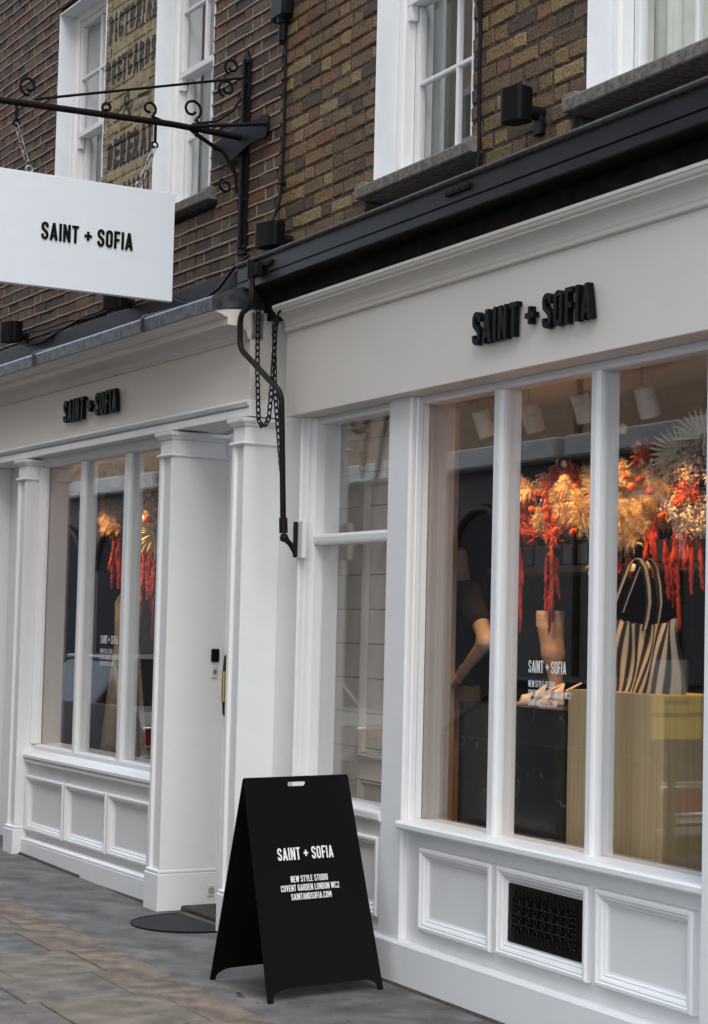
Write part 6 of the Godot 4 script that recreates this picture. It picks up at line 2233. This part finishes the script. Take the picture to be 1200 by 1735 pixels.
func mannequins() -> void:
	var skin := mat(lin(0.52, 0.40, 0.30), 0.45)
	var blackc := grained(lin(0.010, 0.010, 0.011), 0.3, 4.0, 0.9, 68, 0.0)
	var tan_c := grained(lin(0.36, 0.22, 0.12), 0.12, 3.0, 0.85, 69, 0.0)
	var s := thing("mannequin", "mannequin in black top with hand on hip, half hidden behind the window jamb", "mannequin", Vector3(0.62, 0.35, -0.78), FR)
	var c := Vector3(0.60, 0, -0.80)
	var hip := c + Vector3(0, 1.40, 0)
	# skin: neck stump and the bent arm
	var sh := c + Vector3(0.165, 1.95, 0.04)
	var el := Vector3(1.055, 1.690, -0.70)
	var wr := Vector3(0.850, 1.535, -0.69)
	var bones := [[c + Vector3(0, 1.90, 0), c + Vector3(0, 2.16, 0.01), 0.075, 0.050], [sh + Vector3(0.08, -0.08, 0), el, 0.050, 0.042], [el, wr, 0.043, 0.027], [wr, wr + Vector3(-0.05, -0.045, 0.005), 0.028, 0.034, Vector3(1, 1, 1.5)]]
	var mb := body(bones, 0.012, 0.03)
	# hand resting on the hip: palm, four fingers and a thumb of their own
	var hand := [[wr, wr + Vector3(-0.055, -0.045, 0.004), 0.024, 0.027, Vector3(1, 1, 1.5)]]
	var pm := wr + Vector3(-0.062, -0.052, 0.004)
	for i in 4:
		var o := Vector3(-0.010 + 0.012 * i, -0.020 + 0.013 * i, 0.0)
		var l: float = [0.030, 0.036, 0.034, 0.027][i]
		var k1 := pm + o + Vector3(-0.8, -0.45, 0.15).normalized() * l
		hand.append([pm + o * 0.8, k1, 0.0095, 0.009])
		hand.append([k1, k1 + Vector3(-0.75, -0.35, -0.5).normalized() * l * 0.85, 0.009, 0.0075])
	hand.append([wr + Vector3(-0.03, -0.03, 0.018), wr + Vector3(-0.055, -0.075, 0.035), 0.011, 0.0095])
	hand.append([wr + Vector3(-0.055, -0.075, 0.035), wr + Vector3(-0.085, -0.095, 0.032), 0.0095, 0.008])
	var hb := body(hand, 0.0042, 0.008)
	mb.v.append_array(hb.v)
	mb.n.append_array(hb.n)
	mb.t.append_array(hb.t)
	var bd := part(mb, "body", skin, s)
	# top
	var topb := [[c + Vector3(0, 1.42, 0), c + Vector3(0, 1.62, 0), 0.150, 0.128, Vector3(1, 1, 1.35)], [c + Vector3(0, 1.62, 0), c + Vector3(0, 1.86, 0.01), 0.130, 0.155, Vector3(1, 1, 1.35)], [c + Vector3(-0.15, 1.95, 0), c + Vector3(0.15, 1.95, 0.02), 0.060, 0.060], [sh, sh + (el - sh) * 0.50, 0.066, 0.070], [c + Vector3(-0.165, 1.95, 0), c + Vector3(-0.24, 1.72, 0.02), 0.066, 0.068]]
	part(body(topb, 0.014, 0.05), "black_top", blackc, bd)
	var leg := [[c + Vector3(0, 1.40, 0), c + Vector3(0, 1.28, 0), 0.155, 0.170, Vector3(1, 1, 1.3)], [c + Vector3(-0.09, 1.22, 0), c + Vector3(-0.11, 0.42, 0), 0.095, 0.085], [c + Vector3(0.09, 1.22, 0), c + Vector3(0.16, 0.42, 0.04), 0.098, 0.095]]
	part(body(leg, 0.016, 0.05), "tan_trousers", tan_c, bd)
	mb = MB.new()
	mb.box(Vector3(0.25, 0.05, -1.1), Vector3(1.05, 0.40, -0.70), 0.004)
	part(mb, "stand", blackc, s)
	# leg form behind the sandals
	s = thing("leg_form", "tan display leg with cream banded top behind the sandals", "leg form", Vector3(1.34, 1.393, -0.93), FR)
	part(body([[Vector3(1.335, 1.77, -0.92), Vector3(1.36, 1.64, -0.92), 0.072, 0.056], [Vector3(1.36, 1.64, -0.92), Vector3(1.385, 1.44, -0.93), 0.052, 0.030], [Vector3(1.385, 1.44, -0.93), Vector3(1.36, 1.418, -0.90), 0.030, 0.026]], 0.011, 0.04), "leg", mat(lin(0.36, 0.235, 0.155), 0.5), s)
	mb = MB.new()
	mb.lathe([Vector2(0.0, 0.062), Vector2(0.072, 0.060), Vector2(0.0745, 0.036), Vector2(0.073, 0.034), Vector2(0.0745, 0.032), Vector2(0.074, 0.010), Vector2(0.0725, 0.008), Vector2(0.074, 0.006), Vector2(0.073, -0.022), Vector2(0.070, -0.024)], 24, Transform3D(Basis.IDENTITY, Vector3(1.328, 1.80, -0.92)))
	part(mb, "banded_top", mat(lin(0.45, 0.36, 0.27), 0.85), s)

# ---------------------------------------------------------------- the other side of the street, which the panes mirror
func other_side() -> void:
	var brick := grained(lin(0.38, 0.245, 0.145), 0.30, 0.7, 0.9, 81, 0.0, 0.03)
	var cream := grained(lin(0.62, 0.57, 0.50), 0.06, 0.6, 0.7, 82, 0.0)
	var timber := grained(lin(0.060, 0.040, 0.028), 0.2, 0.6, 0.6, 83, 0.0)
	var dark := mat(lin(0.012, 0.012, 0.013), 0.6)
	dark.metallic_specular = 0.25
	var specs := [[-62.0, -34.0, 9.0, "low terrace far down the other side of the street"], [-33.0, -20.3, 12.0, "narrow brick house down the other side of the street"], [-20.0, -11.6, 15.0, "brown brick house opposite, mirrored in the narrow pane"], [-11.4, -1.0, 14.5, "brick house opposite with an arched cream ground floor"], [-0.8, 6.0, 15.5, "brick house directly across the street"]]
	for q in specs:
		var x0: float = q[0]
		var x1: float = q[1]
		var h: float = q[2]
		var s := thing("opposite_house", q[3], "building", Vector3((x0 + x1) * 0.5, 0, 9.4), FR, "houses across the street")
		var mb := MB.new()
		mb.box(Vector3(x0, 4.4, 9.4), Vector3(x1, h, 14.0), 0.02)
		part(mb, "wall", brick, s)
		mb = MB.new()
		mb.box(Vector3(x0, 0.0, 9.42), Vector3(x1, 4.10, 14.0), 0.0)
		part(mb, "ground_floor", timber, s)
		mb = MB.new()
		mb.box(Vector3(x0, 4.10, 9.10), Vector3(x1, 4.40, 14.0), 0.03)
		part(mb, "cornice", cream, s)
		mb = MB.new()
		mb.box(Vector3(x0, h, 9.2), Vector3(x1, h + 0.4, 14.0), 0.03)
		part(mb, "parapet", cream, s)
		var x := x0 + 0.9
		while x + 1.1 < x1:
			for y in [5.2, 8.0, 11.0]:
				if y + 2.0 > h:
					continue
				mb = MB.new()
				mb.frame(x, y, x + 1.05, y + 1.9, [Vector2(0, -0.0), Vector2(0, -0.08), Vector2(0.10, -0.08), Vector2(0.10, 0.04)])
				mb.box(Vector3(x + 0.5, y + 0.1, -0.05), Vector3(x + 0.55, y + 1.8, -0.01))
				mb.box(Vector3(x + 0.1, y + 0.92, -0.06), Vector3(x + 0.95, y + 0.98, -0.01))
				var w := part(mb, "window", cream, s)
				w.position += Vector3(0, 0, 9.395)
				mb = MB.new()
				mb.quad(Vector3(x + 0.1, y + 0.1, 0.0), Vector3(x + 0.95, y + 0.1, 0.0), Vector3(x + 0.95, y + 1.8, 0.0), Vector3(x + 0.1, y + 1.8, 0.0), Vector3.FORWARD)
				part(mb, "pane", dark, w)
			# arched opening on the ground floor
			mb = MB.new()
			var o := [Vector2(x - 0.2, 0.6), Vector2(x + 1.3, 0.6)]
			for i in 11:
				var a := PI * i / 10.0
				o.append(Vector2(x + 0.55 + 0.75 * cos(a), 2.7 + 0.75 * sin(a)))
			mb.prism(PackedVector2Array(o), 0.03, Transform3D(Basis.IDENTITY, Vector3(0, 0, 9.39)))
			part(mb, "arched_window", dark, s)
			mb = MB.new()
			var ring := []
			for i in 13:
				var a := PI * i / 12.0
				ring.append(Vector3(x + 0.55 + 0.85 * cos(a), 2.7 + 0.85 * sin(a), 9.38))
			mb.tube(ring, 0.07, 6)
			part(mb, "arch", cream if x0 > -12.0 and x0 < -5.0 else timber, s)
			x += 2.3
	# own row goes on to both sides
	var s := thing("terrace_end", "plain brick house front farther up the same side of the street", "building", Vector3(9.5, 0, -1), FR)
	var mb := MB.new()
	mb.box(Vector3(7.25, -0.05, -1.0), Vector3(8.6, 10.0, 0.02), 0.01)
	part(mb, "wall", brick, s)

func parked_car(label: String, F: Transform3D, paint: Material, plated: bool) -> void:
	var s := thing("parked_car", label, "car", Vector3(-2.8, -0.12, 3.6), F, "cars parked along the kerb")
	var silver := mat(lin(0.62, 0.62, 0.62), 0.25, 0.8)
	var z0 := 2.75
	var z1 := 4.45
	var mb := MB.new()
	# side outline in (x, y), tail at the right
	var o := [Vector2(-5.1, 0.25), Vector2(-0.85, 0.25), Vector2(-0.72, 0.40), Vector2(-0.72, 0.72), Vector2(-0.80, 0.88), Vector2(-1.5, 0.92), Vector2(-3.7, 0.90), Vector2(-4.9, 0.80), Vector2(-5.15, 0.65), Vector2(-5.2, 0.40)]
	mb.prism(PackedVector2Array(o), z1 - z0, Transform3D(Basis.IDENTITY, Vector3(0, 0, z0)))
	part(mb, "body", paint, s)
	mb = MB.new()
	var c := [Vector3(-1.35, 0.915, z0 + 0.06), Vector3(-3.75, 0.905, z0 + 0.06), Vector3(-3.0, 1.36, z0 + 0.22), Vector3(-1.85, 1.36, z0 + 0.22)]
	var e := []
	for p in c:
		e.append(Vector3(p.x, p.y, z0 + z1 - p.z))
	mb.quad(c[0], c[1], c[2], c[3], Vector3.FORWARD)
	mb.quad(e[0], e[1], e[2], e[3], Vector3.BACK)
	mb.quad(c[0], c[3], e[3], e[0], Vector3.RIGHT)
	mb.quad(c[1], c[2], e[2], e[1], Vector3.LEFT)
	var gl := part(mb, "cabin_glass", mat(lin(0.015, 0.017, 0.02), 0.05), s)
	mb = MB.new()
	mb.box(Vector3(-3.02, 1.355, z0 + 0.20), Vector3(-1.83, 1.40, z1 - 0.20), 0.02)
	for q in [c, e]:
		mb.tube([q[0], q[3], q[2], q[1]], 0.022, 6)
	part(mb, "roof", paint, s)
	for x in [-1.45, -4.25]:
		for z in [z0 + 0.08, z1 - 0.08]:
			mb = MB.new()
			mb.lathe([Vector2(0.2, -0.10), Vector2(0.31, -0.09), Vector2(0.33, -0.05), Vector2(0.33, 0.05), Vector2(0.31, 0.09), Vector2(0.2, 0.10)], 22, Transform3D(Basis(Vector3.RIGHT, Vector3.BACK, Vector3.UP), Vector3(x, 0.21, z)))
			var w := part(mb, "wheel", mat(lin(0.015, 0.015, 0.015), 0.8), s)
			mb = MB.new()
			mb.lathe([Vector2(0, -0.095), Vector2(0.2, -0.085), Vector2(0.2, 0.085), Vector2(0, 0.095)], 18, Transform3D(Basis(Vector3.RIGHT, Vector3.BACK, Vector3.UP), Vector3(x, 0.21, z)))
			part(mb, "rim", silver, w)
	mb = MB.new()
	mb.box(Vector3(-0.74, 0.40, z0 - 0.01), Vector3(-0.66, 0.47, z1 + 0.01), 0.02)
	part(mb, "bumper", silver, s)
	for q in [[z0 + 0.02, z0 + 0.42], [z1 - 0.42, z1 - 0.02]]:
		mb = MB.new()
		mb.box(Vector3(-0.73, 0.56, q[0]), Vector3(-0.70, 0.72, q[1]), 0.01)
		part(mb, "tail_light", mat(lin(0.30, 0.015, 0.012), 0.2), s)
		mb = MB.new()
		var ring := [Vector3(-0.70, 0.55, q[0] - 0.01), Vector3(-0.70, 0.73, q[0] - 0.01), Vector3(-0.70, 0.73, q[1] + 0.01), Vector3(-0.70, 0.55, q[1] + 0.01)]
		mb.tube(ring, 0.022, 6, true)
		part(mb, "chrome_trim", silver, s)
	mb = MB.new()
	mb.tube([Vector3(-0.71, 0.76, z0 + 0.02), Vector3(-0.71, 0.76, z1 - 0.02)], 0.014, 6)
	mb.tube(arc3(Vector3(-0.705, 0.66, (z0 + z1) * 0.5), 0.04), 0.008, 6, true)
	part(mb, "badge_strip", silver, s)
	mb = MB.new()
	mb.box(Vector3(-0.72, 0.49, 2.90), Vector3(-0.708, 0.60, 3.42), 0.004)
	if not plated:
		return
	var pl := part(mb, "number_plate", mat(lin(0.75, 0.72, 0.60), 0.4), s)
	mb = MB.new()
	joined_text("H06 YRD", 0.072, 0.002, Transform3D(Basis(Vector3(0, 0, -1), Vector3.UP, Vector3(1, 0, 0)), Vector3(-0.707, 0.509, 3.375)), mb, 0.18, 0.16)
	part(mb, "characters", M.black_letter, pl)

func kerb_sign() -> void:
	var s := thing("parking_notice", "yellow parking suspension notice on a kerbside post", "sign", Vector3(0.27, 0, 2.1), FR)
	var mb := MB.new()
	mb.tube([Vector3(0.25, -0.02, 2.12), Vector3(0.25, 1.75, 2.12)], 0.028, 10)
	part(mb, "post", mat(lin(0.03, 0.03, 0.03), 0.5), s)
	mb = MB.new()
	mb.box(Vector3(0.28, 1.12, 1.93), Vector3(0.295, 1.40, 2.31), 0.003)
	part(mb, "yellow_plate", mat(lin(0.75, 0.55, 0.02), 0.5), s)
	mb = MB.new()
	mb.box(Vector3(0.28, 1.402, 1.93), Vector3(0.295, 1.60, 2.20), 0.003)
	part(mb, "grey_plate", mat(lin(0.28, 0.32, 0.36), 0.5), s)
	for q in [["WARNING", 1.345, 0.042], ["Parking suspension", 1.272, 0.042]]:
		var tm := TextMesh.new()
		var f := SystemFont.new()
		f.font_names = PackedStringArray(["Droid Sans"])
		tm.font = f
		tm.text = q[0]
		tm.font_size = 32
		tm.pixel_size = q[2] / 32.0
		tm.depth = 0.002
		var o := MeshInstance3D.new()
		o.name = "print_line"
		o.mesh = tm
		tm.material = M.black_letter
		s.add_child(o, true)
		o.transform = Transform3D(Basis(Vector3(0, 0, -1), Vector3.UP, Vector3(1, 0, 0)), Vector3(0.297, q[1], 2.12) - Vector3(0.27, 0, 2.1))

# ---------------------------------------------------------------- build
func _ready() -> void:
	set_view()
	make_materials()
	make_ground()
	near_shop()
	near_beam()
	far_shop()
	near_wall()
	far_wall()
	other_side()
	inside()
	sandwich_board()
	bracket_and_sign()
	awning_arm()
	floodlights()
	cables()
	ground_things()
	parked_car("dark saloon car parked at the kerb, mirrored low in the near window", FR, mat(lin(0.012, 0.013, 0.016), 0.45), true)
	parked_car("pale silver saloon car parked farther along, mirrored in the far window", Transform3D(Basis.IDENTITY, Vector3(-6.6, 0.0, -0.1)), mat(lin(0.40, 0.41, 0.42), 0.3, 0.3), false)
	kerb_sign()
